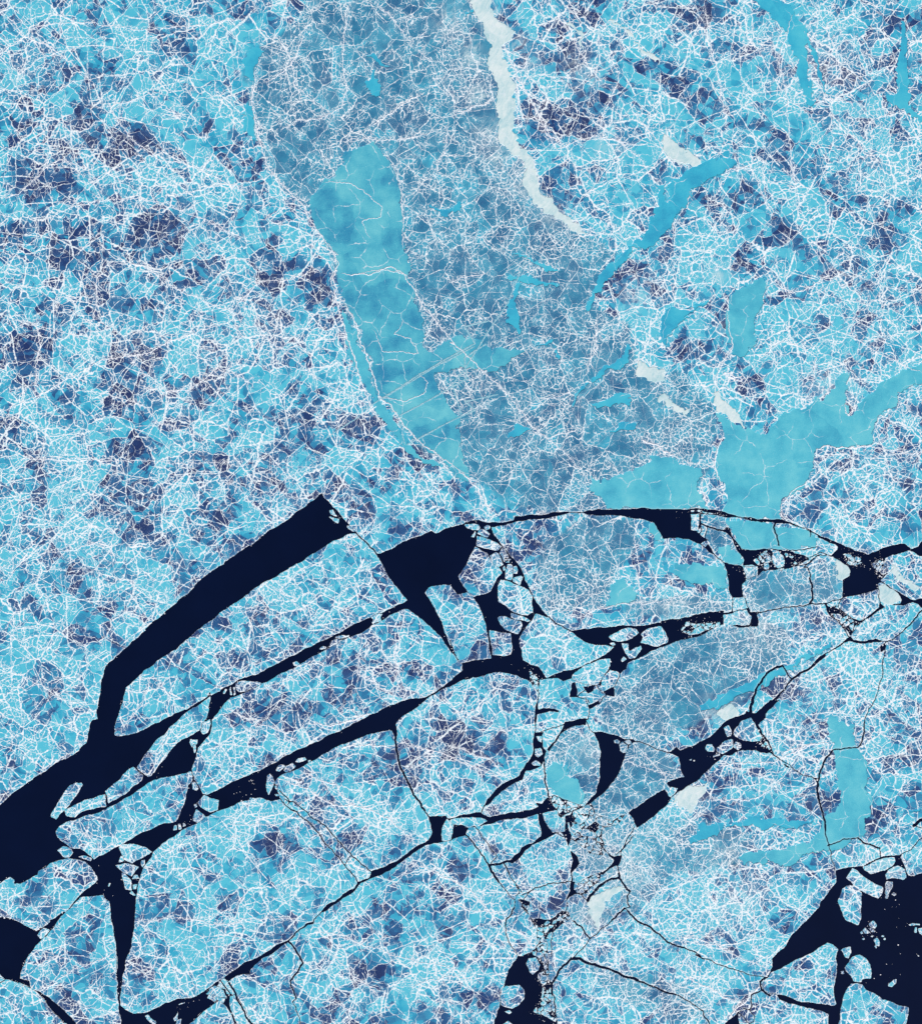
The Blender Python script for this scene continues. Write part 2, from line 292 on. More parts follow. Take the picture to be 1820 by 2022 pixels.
# leads and cracks: width(in tile points), polyline
CRACKS = """
9 B 950,415 1000,470 1060,530 1110,585
5 A 1460,1646 1535,1604
7 F 400,715 460,780 520,810 600,880 700,1000 780,1090 870,1200 920,1260 968,1332
7 F 395,655 440,700 470,740 500,740 560,790 620,850 700,900 760,950 850,1050 920,1130 980,1180 1062,1247
5 F 455,760 470,735
8 F 480,800 530,812
5 F 920,1130 890,1165 875,1200
14 F 1243,260 1245,340 1258,430 1285,510 1330,600 1370,690 1430,780 1452,802
3 F 1450,800 1478,850
9 G 105,975 150,1020 200,1080 245,1140 285,1200
16 G 280,1200 320,1280 350,1320
6 G 350,1320 410,1390
14 G 455,1180 420,1172 360,1195 280,1202
9 G 390,1190 430,1270
4 G 430,1270 480,1345
4 G 175,915 230,990 280,1060 340,1140
9 G 680,430 685,520 690,600 712,700
4 G 640,240 740,200 830,172
6 G 1340,300 1420,320 1500,360 1560,375 1600,385
3 G 240,780 225,825
6 G 1100,1262 1050,1272 1000,1292
9 G 955,1010 1020,1115
8 G 1130,1100 1096,1050
6 G 1335,985 1290,1040 1240,1095 1200,1130
7 G 590,1385 680,1350 760,1332 850,1320
5 G 590,1385 520,1420
14 G 1225,1260 1230,1290 1170,1300 1110,1340
18 G 1110,1340 1050,1390 1000,1460
9 G 1060,1320 1000,1370 980,1410
14 G 1230,1300 1260,1340 1305,1390
9 G 1305,1390 1285,1430 1290,1480 1305,1505
8 C 715,1030 780,1085 830,1112 875,1136
7 C 0,1200 30,1300 60,1345
8 C 275,1120 290,1230 300,1320
6 C 920,1615 985,1620 1010,1700
6 C 640,1470 640,1540
5 G 998,-5 1012,20
4 C 1060,1530 1110,1590
12 D 100,1045 190,1022 350,1003 440,1000
5 D 440,1000 540,975
7 D 640,1000 850,960 1000,940 1110,935
13 D 1000,935 1022,900 1018,800 1000,750
7 D 1000,750 1010,730 985,670
8 D 985,670 960,670
6 D 300,570 375,638
10 D 215,270 205,350 300,385 380,410 410,400
10 D 400,390 440,460 500,550
10 D 750,350 738,380 750,420 768,470 776,512
5 D 240,470 245,420 258,375
4 D 485,535 640,545 800,545
4 D 1060,520 900,550 830,545
4 D 1000,405 1010,430 1002,450
5 D 1215,520 1190,560 1165,585
5 D 1495,795 1500,880 1515,940
9 D 1820,985 1760,1050 1690,1125
6 D 1690,1125 1600,1200 1565,1212
14 D 1115,935 1140,1000 1150,1015
7 D 1150,1015 1190,1050 1230,1090 1270,1150 1290,1180
12 D 1205,960 1240,1000 1300,1040 1380,1070
10 D 1240,1010 1280,1080 1310,1130
6 D 1250,1212 1150,1280 1090,1320
14 D 1010,1400 930,1440 880,1480
9 D 865,1480 840,1450 805,1388
14 D 800,1388 730,1415 660,1480 620,1540 590,1620
20 D 590,1620 570,1700 570,1740
10 D 880,1475 850,1510 830,1540 780,1600
14 D 600,1745 540,1725
16 D 780,1600 700,1680
30 D 720,1660 650,1740
12 H 600,140 650,245 685,290
9 H 560,92 520,120 440,200 440,260
8 H 715,378 780,430
9 H 815,465 850,490
5 H 780,430 900,512 980,550 1045,578
7 H 1030,570 1070,580
15 H 1060,600 1060,680 1072,740
12 H 1070,740 1085,790 1100,850 1115,950
7 H 1115,950 1140,1060
4 H 1140,1060 1160,1160 1182,1240
12 H 1068,580 1085,500 1120,420 1160,372
8 H 1160,370 1260,350 1355,342
9 H 1355,342 1385,270 1400,160
5 H 1400,160 1430,60 1470,5
7 H 1140,1055 1200,1035 1250,1010 1350,1003
11 H 1350,1003 1390,1040 1450,1055 1510,1075
5 H 1512,1078 1518,1150
4 H 1735,1090 1820,1000 2200,640
30 H 2200,700 1900,830
20 H 1900,840 1820,870 1755,915
5 H 1755,915 1820,930
12 H 1690,1220 1655,1150
6 H 1400,1205 1510,1150 1610,1135
14 K 740,610 760,580 790,520 840,475 880,435
16 K 740,610 742,690
8 K 742,690 760,720 766,800 775,910 780,1250
18 K 880,432 940,430 1000,465 1100,495
16 K 1100,495 1200,530 1330,575
19 K 1330,575 1360,590
12 K 1360,590 1450,630 1550,670 1640,695
7 K 1640,695 1740,745 1820,805 L 225,812
9 L 225,812 230,850 270,905 480,1250
12 K 1290,85 1400,180 1500,245
11 K 1500,245 1620,330 1700,350
8 K 1700,350 1770,380 1820,415 L 170,405 230,435
6 L 230,435 290,445 350,480 420,505 480,520
4 L 480,520 560,550 690,575
11 K 1265,65 1220,105 1170,160
6 K 1170,160 1100,210 1070,250
4 K 1265,65 1300,90
10 K 890,155 960,205 980,250 1015,285
4 K 1015,285 980,340
6 K 980,340 920,395 880,435
9 K 465,65 410,140 400,200
6 K 400,200 410,270 440,340
5 K 440,340 490,410
10 K 635,205 642,270 650,320
6 K 680,185 710,250
5 K 650,290 710,285
12 K 520,50 560,100
11 G 780,1560 810,1540 850,1545
12 J 460,305 500,350 530,400 566,465
12 J 566,465 540,510 475,595
9 J 475,595 490,650 520,720
6 J 520,720 490,745 520,815
4 J 520,815 545,880 520,1000 560,1250
13 J 30,610 60,655 80,700
12 J 80,700 120,780 150,850 210,920 380,1250
14 J -5,660 30,720
12 L 712,700 680,685 650,660 640,600 680,572
8 L 615,682 575,700 580,770 565,805 520,795
5 L 565,805 600,850 595,890 560,905 500,1250
5 L 640,675 615,682
4 I 0,610 40,580
4 I 330,275 365,228
3 E 995,495 1010,520 1050,545
3 E 762,665 782,725
3 E 1110,1105 1120,1100
4 E 1395,520 1412,560 1415,600
8 I 1600,590 1640,640 1690,700
9 J 440,312 500,265 560,212 600,182 645,170
6 J 640,172 705,88
4 D 440,890 435,1002
4 D 525,885 560,972
4 D 1000,600 1080,560 1175,592
4 D 1110,935 1180,910 1245,890
4 D 1245,890 1205,960
4 D 1380,1070 1405,1045
3 D 1475,1640 1500,1560 1530,1400 1545,1285
3 D 1562,1212 1512,1250
6 D 1185,1265 1260,1205 1300,1180
4 G 1600,710 1655,660
4 G 985,140 1040,235
4 C 1230,1450 1195,1540
4 C 1010,1705 1000,1780 988,1775
4 K 650,315 620,358
4 G 410,1390 470,1450 465,1515
4 G 590,1385 540,1440 520,1500
5 G 845,1320 880,1320
4 K 1070,250 1015,290
4 G 1000,1460 960,1420
4 G 1305,1505 1268,1515
6 G 1225,1265 1215,1200
4 G 850,1465 830,1560
4 L 690,575 712,535
4 G 340,1140 290,1200
4 K 745,245 735,420
8 D 520,310 640,330 800,330
6 D 380,405 395,380
6 D 180,470 215,410 210,350
6 D 860,345 1010,400
5 D 1060,450 1200,500
5 D 1360,1065 1400,1045
5 D 1290,1180 1300,1175
6 H 640,285 700,290 740,400
6 D 240,530 150,470
5 D 1000,640 1080,580 1175,592
6 G 1335,925 1240,1095 1240,1130
5 G 1130,1100 1096,1060
5 G 770,965 850,1000
6 F 1440,790 1480,850
4 F 430,715 455,735 475,745
5 G 1350,1320 1350,1320
5 H 1045,575 1060,605
4 H 1065,592 1072,575
5 H 1128,1062 1145,1050
4 D 1545,1300 1545,1230
4 H 1735,1090 1655,1130
4 G 480,1345 520,1400
4 C 640,1485 710,1475
4 C 1165,1415 1228,1432
4 C 1085,1665 1132,1605
4 C 920,1615 985,1560
4 G 222,830 247,765
5 D 985,645 1080,578
5 D 955,675 1000,640
4 L 645,665 600,690
4 L 560,905 480,820
5 G 886,1235 883,1330
4 G 475,1345 505,1405 475,1425
4 G 800,958 858,1062
5 D 1165,590 1215,560
6 D 625,700 860,655 985,645
4 G 180,920 150,925
"""

# floes that stand free: name | label | polygon
FLOES = """
B 755,305 765,300 790,310 832,320 822,355 790,335 | long pale shard lowest in the chip cluster at the corner of the upper lead
B 757,258 785,252 800,280 818,300 795,300 770,285 | upper jagged ice shard near the right corner of the broad upper lead
B 885,368 905,365 950,415 925,410 890,385 | small broken ice chip wedged where the broad upper lead narrows to a crack
C 100,360 130,355 205,360 218,385 205,402 160,400 125,388 | flat oval grey block at the top left of the rubble east of the basin
C 150,450 180,405 187,420 175,455 155,450 | thin upright ice splinter at the basin edge under the oval grey block
C 222,390 260,400 288,430 272,455 195,428 200,412 | triangular blue and white block second in the chain below the oval grey block
C 245,380 270,362 292,375 285,395 258,400 | little square white chip tucked under the arc shaped lead
C 190,440 240,450 300,475 360,510 376,520 345,550 320,550 260,535 190,515 | wedge of mottled ice lying just above the dark purple diamond floe
C 180,520 215,540 270,570 290,610 340,655 378,710 340,750 320,790 295,845 230,870 165,888 120,840 75,775 58,735 90,690 130,620 160,560 | diamond shaped floe with a dark purple grey centre jutting into the black basin
C 285,585 335,560 350,570 388,650 350,670 320,650 300,620 | small rounded floe leaning on the right side of the dark diamond floe
C 357,565 380,525 400,545 428,600 395,635 387,625 | narrow slanting ice block between the rounded floe and the long rubble crack
C 415,650 440,645 453,660 445,765 400,755 400,700 | upright rectangular ice block in the rubble right of the dark diamond floe
C 460,665 482,660 492,690 485,720 455,715 | small pale chip beside the upright rectangular block
C 455,745 520,730 528,745 508,805 455,775 | squarish pale block below the upright rectangular block
C 381,670 395,660 400,690 385,700 | tiny chip left of the upright rectangular block
C 345,850 348,800 365,762 420,770 500,805 568,835 600,880 603,1000 560,1022 500,1010 440,985 375,935 350,925 345,880 | large bean shaped floe with dark patches in the middle of the central black pool
C 345,1035 370,1025 440,1045 515,1065 525,1100 492,1160 440,1143 400,1128 365,1090 | pale leaf shaped floe in the pool south of the bean shaped floe
C 442,1002 470,1010 555,1040 585,1062 560,1070 480,1055 440,1035 | flat sliver of ice between the bean shaped and the leaf shaped floes
C 285,1130 330,1137 390,1147 440,1148 445,1200 448,1280 440,1308 380,1318 305,1310 295,1230 285,1160 | square blue and white floe beside the boot shaped floe
B 1450,855 1480,820 1540,805 1640,802 1690,870 1760,852 C 125,852 165,890 190,925 215,970 235,1020 260,1090 272,1170 282,1230 293,1305 298,1335 240,1345 130,1360 80,1370 50,1345 25,1300 0,1240 -20,1190 -60,1070 -110,970 -160,890 | boot shaped floe with a notched top standing between two black basins
B 1060,1035 1080,1020 1120,1005 1145,1010 1130,1040 1140,1060 1075,1085 1065,1075 1080,1055 | pale ice bridge block plugging the narrow lead near its right end
B 750,1255 770,1210 800,1190 840,1200 900,1180 840,1212 800,1235 | pale flat fragment hugging the lower bank in mid lead
B 800,1178 850,1165 905,1163 905,1180 850,1190 805,1188 | long thin ice sliver floating just above the flat fragment in the narrow lead
B 685,1265 710,1243 738,1250 735,1265 700,1270 | small leaf shaped chip alone in the middle of the narrow lead
B 492,1365 520,1352 550,1375 520,1390 500,1388 | small white block at the lower bank of the narrow lead left of centre
B 75,1515 100,1502 180,1498 262,1510 265,1525 180,1560 100,1580 80,1560 | smooth lens shaped floe filling the narrow lead where it forks
B 30,1555 45,1545 55,1600 38,1602 | upright ice splinter left of the lens shaped floe, the left of a pair
B 58,1545 72,1540 78,1600 62,1605 | upright ice splinter left of the lens shaped floe, the right of a pair
A 1622,1590 1640,1555 1655,1560 1632,1595 | slanted ice splinter in the triangular opening left of the upright pair
E 1532,-60 1532,0 1520,60 1505,130 1488,150 1470,195 1448,225 1400,253 1330,285 1280,323 1220,398 1180,448 1140,500 1105,548 1080,560 1030,522 995,493 1030,440 1060,390 1110,330 1150,280 1200,250 1230,202 1290,152 1330,108 1400,58 1480,12 1520,-40 | long curved strip floe tapering to lower left between two black leads
E 1460,225 1470,165 1530,140 1535,175 1510,240 1480,252 | triangular white block jammed at the upper end of the curved strip floe
E 1380,310 1385,283 1440,288 1438,315 1400,345 | small pale chip upper of two at the left edge of the blue cracked floe
E 1405,325 1425,320 1425,385 1412,385 | narrow upright chip below the pale chip beside the blue cracked floe
E 1395,597 1420,592 1448,645 1430,660 1402,650 | small white block in the gap right of the big slanting blue floe
E 1390,515 1403,550 1398,590 1370,620 1355,690 1340,760 1310,830 1280,885 1200,895 1140,920 1060,955 990,985 920,1030 860,1065 780,1110 720,1135 685,1160 650,1130 610,1095 580,1080 520,1078 470,1040 420,1000 405,965 430,920 490,885 580,860 660,835 730,815 800,775 850,755 900,720 960,690 1010,650 1080,600 1150,575 1260,555 1330,535 | big slanting blue floe with darker left tip surrounded by black water
E 595,602 605,615 580,660 520,740 450,820 410,870 370,850 370,830 400,785 450,700 510,620 550,602 | slim stick shaped floe standing nearly upright alone in the black water
E 970,483 990,500 1048,545 1030,590 980,620 920,680 870,710 790,755 780,720 765,665 800,635 870,580 910,530 | brick shaped pale floe just below the curved strip floe
E 770,685 775,775 700,785 630,800 580,825 550,855 485,845 470,800 540,765 620,725 700,705 | long pale floe left of the brick shaped floe with a blunt left end
E 415,1095 465,1062 520,1080 535,1110 505,1150 470,1145 | small pale square floe under the left tip of the big slanting floe
E 570,1140 600,1130 670,1150 665,1172 620,1158 | sliver of white ice right of the small pale square floe
E -400,1560 0,1335 70,1285 110,1315 105,1340 125,1332 150,1338 200,1310 275,1270 280,1243 340,1215 370,1185 430,1165 510,1150 580,1160 620,1175 660,1210 690,1255 715,1305 690,1335 640,1370 590,1410 550,1460 520,1495 480,1540 430,1565 370,1600 320,1640 270,1683 220,1660 150,1620 90,1595 0,1583 -400,1480 | cracked floe at the left border with a rounded right end
I 530,47 590,-14 680,-22 755,-28 770,0 795,15 805,80 815,170 830,250 845,340 853,470 850,560 856,640 856,720 854,1250 840,1250 560,910 520,860 470,810 410,760 350,710 290,672 250,662 222,640 215,595 147,578 165,500 190,440 230,385 300,300 360,240 420,160 480,95 | large blue floe with a pointed top left of the vertical black lead
I 270,262 320,208 365,225 330,270 295,290 | small square floe bridging the short lead at the lower left
I -400,320 0,570 40,582 120,604 220,644 260,668 300,704 350,774 400,834 450,884 490,930 740,1250 -400,1250 | blue floe in the bottom left corner of the picture
E 865,1070 900,1045 1040,1065 1108,1105 1060,1135 1000,1165 960,1190 900,1160 880,1110 | triangular mottled floe above the vertical black lead pointing right
E 838,1200 940,1190 1013,1215 960,1285 900,1255 | kite shaped pale floe second below the triangular mottled floe
E 885,1255 910,1260 955,1310 960,1385 915,1380 900,1320 | tall grey blue shard lowest left in the string of blocks in the vertical lead
E 960,1303 975,1275 1000,1270 1016,1300 | small white triangle right of the tall grey blue shard
E 966,1345 1000,1338 992,1375 970,1378 | small pale chip below the white triangle beside the tall shard
E 942,1405 960,1388 993,1425 970,1425 | little triangular chip lowest of the blocks at the right bank of the vertical lead
E 865,1185 880,1132 900,1135 905,1172 880,1180 | narrow block hanging left of the triangular mottled floe
E 1026,1200 1030,1165 1055,1163 1055,1195 1038,1220 | square chip at the right bank under the tip of the triangular mottled floe
E 785,1358 795,1330 808,1332 795,1360 | white splinter drifting alone in the middle of the dark fork
E 715,1205 728,1203 722,1212 | speck of ice alone above the white splinter
E 1440,745 1485,688 1595,730 1588,800 1530,818 1495,800 1455,775 | five sided pale floe with a darker middle at the mouth of the wide lead
E 1405,880 1412,830 1430,790 1500,852 1440,893 | pale fan shaped block just below the five sided floe
E 1412,760 1430,755 1438,775 1420,785 | tiny chip left of the five sided floe
E 1260,948 1270,910 1288,912 1290,945 | left one of three white chips in a row under the big slanting floe
E 1295,900 1312,900 1325,940 1300,943 | middle one of three white chips in a row under the big slanting floe
E 1332,888 1356,910 1330,928 | right one of three white chips in a row under the big slanting floe
I 1055,850 1080,840 1140,900 1120,915 1090,895 | slanted stick of ice near the bottom border in the dark bay
I 1262,870 1300,820 1294,880 1270,890 | upright shard near the bottom border right of the slanted stick
I 1285,882 1320,870 1310,930 1280,930 | pale block cut by the bottom border beside the upright shard
I 1300,765 1350,748 1345,758 1305,770 | thin white sliver floating high in the dark bottom bay
I 1520,655 1560,630 1608,640 1668,713 1600,720 1540,690 | pale angular block plugging the dark bay at its right upper end
I 1507,720 1522,688 1580,735 1560,748 | small white wedge under the pale angular block
I 1590,600 1630,575 1660,600 1700,660 1720,690 1685,700 1650,690 | elongated brash plate at the top of the strip of ice leading down right
I 1670,712 1712,692 1760,760 1820,880 1980,1250 1900,1250 1725,910 1690,830 | long vertical plank of ice between the dark bay and a thin crack
I 1592,738 1630,765 1660,800 1690,860 1710,915 1880,1250 1060,1250 1378,910 1442,857 1520,792 | blue floe at the bottom border with a peaked top below the dark bay
F 300,600 305,550 330,535 360,590 345,640 318,692 303,660 | tall white brash floe standing in the wide diagonal lead
F 370,515 390,475 430,468 438,490 400,520 | pale leaf shaped block upper left in the row along the lower bank
F 427,512 442,480 490,455 515,480 480,513 440,525 | rounded pale block second in the row along the lower bank
F 510,450 530,425 580,415 595,438 540,455 | flat pale block third in the row along the lower bank of the wide lead
F 600,455 605,438 630,435 | tiny chip at the right end of the row of blocks along the lower bank
F 360,625 385,620 385,655 365,645 | small chip between the tall white brash floe and the bank
F 360,685 395,683 395,700 370,698 | small chip below the tall white brash floe
F 1575,960 1585,910 1612,862 1640,880 1663,912 1655,960 1645,1015 1580,1030 | upright mottled block splitting the dark square opening in two
G 625,262 670,262 665,308 642,300 | square chip uppermost in the curved lead west of the round floe
G 615,352 658,347 673,393 640,418 615,400 | rounded white block in the middle of the curved lead west of the round floe
G 590,460 620,435 660,465 650,480 605,475 | white triangle of ice in the wide part of the curved lead
G 1188,292 1215,285 1235,300 1225,320 1195,312 | small white chip on the left in the top of the dark crescent
G 1228,325 1250,300 1290,330 1285,380 1260,385 1235,370 | ragged white block at the right shore of the dark crescent
G 1262,300 1300,285 1320,310 1290,325 | flat white chip above the ragged block at the dark crescent
C 1150,1175 1220,1140 1280,1112 1350,1120 1372,1148 1300,1198 1240,1213 1180,1205 | mottled white slab lying across the black lens right of centre
C 1385,1155 1430,1120 1530,1097 1555,1130 1585,1190 1580,1220 1510,1248 1430,1230 1382,1222 1400,1180 | rounded white mottled floe at the right side of the black lens
C 1242,1222 1295,1225 1300,1280 1385,1240 1393,1265 1350,1330 1300,1335 1270,1290 | V shaped white block below the mottled white slab
C 1157,1225 1190,1215 1203,1235 1180,1243 | tiny white chip at the left end of the mottled white slab
C 1240,1345 1260,1320 1285,1340 1250,1363 | small white chip near the foot of the V shaped block
C 885,1460 890,1490 1000,1530 1080,1528 1090,1500 1130,1440 1163,1390 1170,1337 1080,1345 1000,1375 940,1412 | heart shaped blue floe right of the crack junction in the centre
D 135,285 197,280 190,408 137,400 | upright smooth cyan rectangle floating under the long arc lead
D 745,560 775,548 810,590 820,640 800,698 770,690 735,640 722,600 | smooth cyan oval floe among the rubble in the upper right
D 588,620 612,605 645,640 625,657 | pale chip left of the smooth cyan oval floe, the lower of two
D 640,600 660,590 665,620 650,630 | small chip left of the smooth cyan oval floe, above the lower pale one
D 655,562 690,547 690,580 660,580 | thin chip at the top of the rubble left of the cyan oval
D 825,577 845,565 840,615 825,620 | upright chip just right of the smooth cyan oval
D 870,600 860,580 885,590 880,622 | second chip right of the smooth cyan oval
D 518,668 620,660 623,730 560,757 538,752 | squarish grey mottled floe below the smooth bar in the upper right basin
D 885,665 940,627 932,648 895,662 | long smooth chip right of the cyan oval
D 1265,622 1270,590 1320,587 1350,620 1355,645 1330,663 1285,650 | smooth cyan block among white chips in the far right basin
H 240,350 255,320 290,320 315,360 300,378 260,375 | rounded white block at the left end of the row in the right hand basin
H 322,350 370,305 430,282 445,290 440,350 410,368 370,393 325,375 | wide grey blue block in the middle of the right hand basin
H 297,405 345,387 350,403 300,417 | thin flat chip below the wide grey blue block
H 443,340 460,302 498,312 505,345 480,368 | round brash block just right of the wide grey blue block
H 375,200 410,182 435,228 430,258 400,273 385,230 | upright block close under the upper bank of the right hand basin
H 152,440 162,433 168,442 160,450 | tiny square chip alone in the right hand basin
H 125,435 145,425 140,442 | tiny triangular chip alone in the right hand basin
H 450,258 455,210 505,150 575,127 608,180 648,250 662,285 620,300 520,295 480,275 | peaked cracked floe between the fork and the right hand basin
L 715,535 760,517 830,482 920,432 990,402 1070,352 1130,315 1170,330 1210,365 1190,430 1200,480 1195,560 1175,640 1180,710 1195,760 1180,775 1120,768 1050,760 940,750 880,725 810,698 750,690 712,690 665,665 658,620 675,580 | triangular cracked floe pointing left into the sheet at the lower right
L 1225,370 1300,345 1303,390 1285,432 1255,420 1240,385 | small wedge floe right of the triangular floe's upper corner
L 1255,500 1290,450 1310,420 1365,405 1410,430 1440,475 1452,540 1445,580 1385,583 1378,606 1320,600 1300,560 1260,520 | round white and cyan floe in the lower right sea
L 1280,640 1300,617 1340,610 1385,622 1400,650 1430,670 1530,730 1600,750 1660,775 1718,785 1715,850 1700,910 1680,1250 1225,1250 1225,800 1240,740 1260,680 | big floe at the bottom border below the round white floe
L 1225,525 1245,518 1252,545 1238,548 | tiny white chip left of the round white and cyan floe
H 1240,1370 1290,1345 1340,1360 1380,1400 1375,1500 1372,1600 1355,1640 1300,1615 1260,1600 1240,1550 1220,1500 1205,1460 1220,1430 | tall oval floe with white rim near the dark shore of the lower right sea
H 1265,1295 1310,1220 1350,1240 1400,1290 1460,1325 1535,1365 1525,1420 1500,1445 1440,1420 1380,1390 1330,1360 1300,1320 | slanting mottled floe between the tall oval and the upper rubble
H 1385,1215 1420,1190 1500,1160 1560,1147 1618,1142 1625,1175 1600,1212 1550,1240 1480,1260 1440,1265 1400,1240 | rough topped floe along the upper shore of the lower right sea
H 1550,1270 1570,1240 1640,1202 1690,1230 1705,1290 1680,1310 1620,1295 1560,1308 | white crusted floe under the right part of the upper sea shore
H 1550,1340 1560,1317 1605,1320 1605,1350 1580,1400 1570,1445 1552,1445 1548,1390 | tapering shard hanging down beside the white crusted floe
H 1595,1410 1615,1400 1632,1415 1615,1427 | round white chip right of the tapering shard
L 1430,180 1465,155 1490,195 1475,215 1437,200 | topmost block of the scattered cluster in the lower right sea
L 1385,225 1405,206 1440,240 1430,250 1400,250 | left block of the scattered cluster in the lower right sea
L 1367,240 1382,230 1390,250 1375,255 | white chip at the far left of the scattered cluster
L 1425,212 1447,206 1482,240 1452,241 | central slab of the scattered cluster in the lower right sea
L 1465,290 1490,280 1512,310 1505,345 1482,335 | lowest large block of the scattered cluster in the lower right sea
L 1470,345 1482,335 1490,350 1485,362 | small tail chip under the lowest block of the scattered cluster
L 1380,290 1395,278 1402,292 1388,300 | small chip at lower left of the scattered cluster
L 1443,268 1460,262 1465,275 1448,278 | small chip in the heart of the scattered cluster
L 1520,268 1540,262 1545,275 1525,278 | upper right chip of the scattered cluster
L 1535,290 1550,280 1557,295 1542,298 | rightmost chip of the scattered cluster
L 1570,625 1600,595 1635,580 1630,610 1600,640 1575,638 | lone grey and white shard in the open lower right sea
L 1712,180 1800,178 1803,192 1730,195 | thin horizontal stick of ice near the right border
L 1787,215 1860,205 1860,255 1820,265 1800,250 | white block cut by the right border
L 1760,245 1765,205 1780,205 1780,245 | small upright block between the stick and the white border block
L 1780,400 1800,415 1790,422 | tiny white triangle near the right border
K 552,470 570,430 620,422 655,480 640,520 600,552 575,530 | egg shaped white floe at the top of the bottom centre bay
K 371,660 400,632 500,622 540,660 540,720 500,770 445,798 400,785 367,770 | round white rimmed floe in the middle of the bottom centre bay
K 385,818 430,808 450,825 430,838 | small white oval below the round white rimmed floe
K 378,915 420,885 460,915 440,980 390,980 | white chip cut by the bottom border in the bottom centre bay
"""

# broken rubble: cell size (render px), keep ratio, zone name, polygon
RUBBLE = """
7.0 .96 centre | G 850,860 900,800 960,780 1020,750 1060,830 1180,880 1270,830 1210,910 1110,930 1100,1000 1120,1060 1060,1040 990,1000 900,980 870,930
5.0 .9 foot | G 712,700 760,690 860,730 960,775 905,800 840,830 800,860 775,798 740,760
4.5 .55 slot | C 395,600 440,605 490,650 520,700 530,740 500,730 490,650 440,640 400,640
5.0 .92 plates | D 60,1130 100,1060 150,1075 240,1070 350,1060 352,1090 230,1140 130,1170
4.5 .75 oval | D 640,560 720,560 722,610 735,650 760,690 680,695 640,660 625,600
4.5 .8 bar | D 815,560 960,600 1000,600 930,640 850,670 825,640
5.0 .5 basin | D 1230,570 1300,575 1370,600 1400,640 1330,665 1260,620
5.0 .85 east | D 1450,640 1500,620 1545,600 1560,640 1560,720 1520,760 1490,720 1465,680
5.0 .9 bay | K 590,380 640,350 700,300 720,420 715,560 735,620 735,800 775,850 775,905 700,860 660,850 600,820 640,760 670,740 680,650 640,590 690,520 655,440 600,410
4.5 .9 slant | D 1130,960 1200,950 1280,1020 1370,1080 1300,1170 1240,1100 1160,1020
4.5 .85 white | H 610,305 700,290 720,372 640,332
4.5 .9 middle | K 490,0 580,20 560,90 500,60 600,150 650,200 700,190 740,160 790,110 860,90 880,140 800,190 720,250 650,330 630,300 630,220 580,130
5.0 .88 seam | G 870,1010 1000,990 1100,1060 1110,1130 1020,1110 950,1060
4.5 .9 stack | G 930,1330 1010,1290 1100,1250 1080,1320 1000,1380 960,1420 910,1400
4.5 .9 corner | C 570,1400 640,1470 650,1520 640,1580 600,1540 575,1470
4.5 .85 north | D 130,250 200,248 380,290 395,310 310,290 215,285 135,272
"""

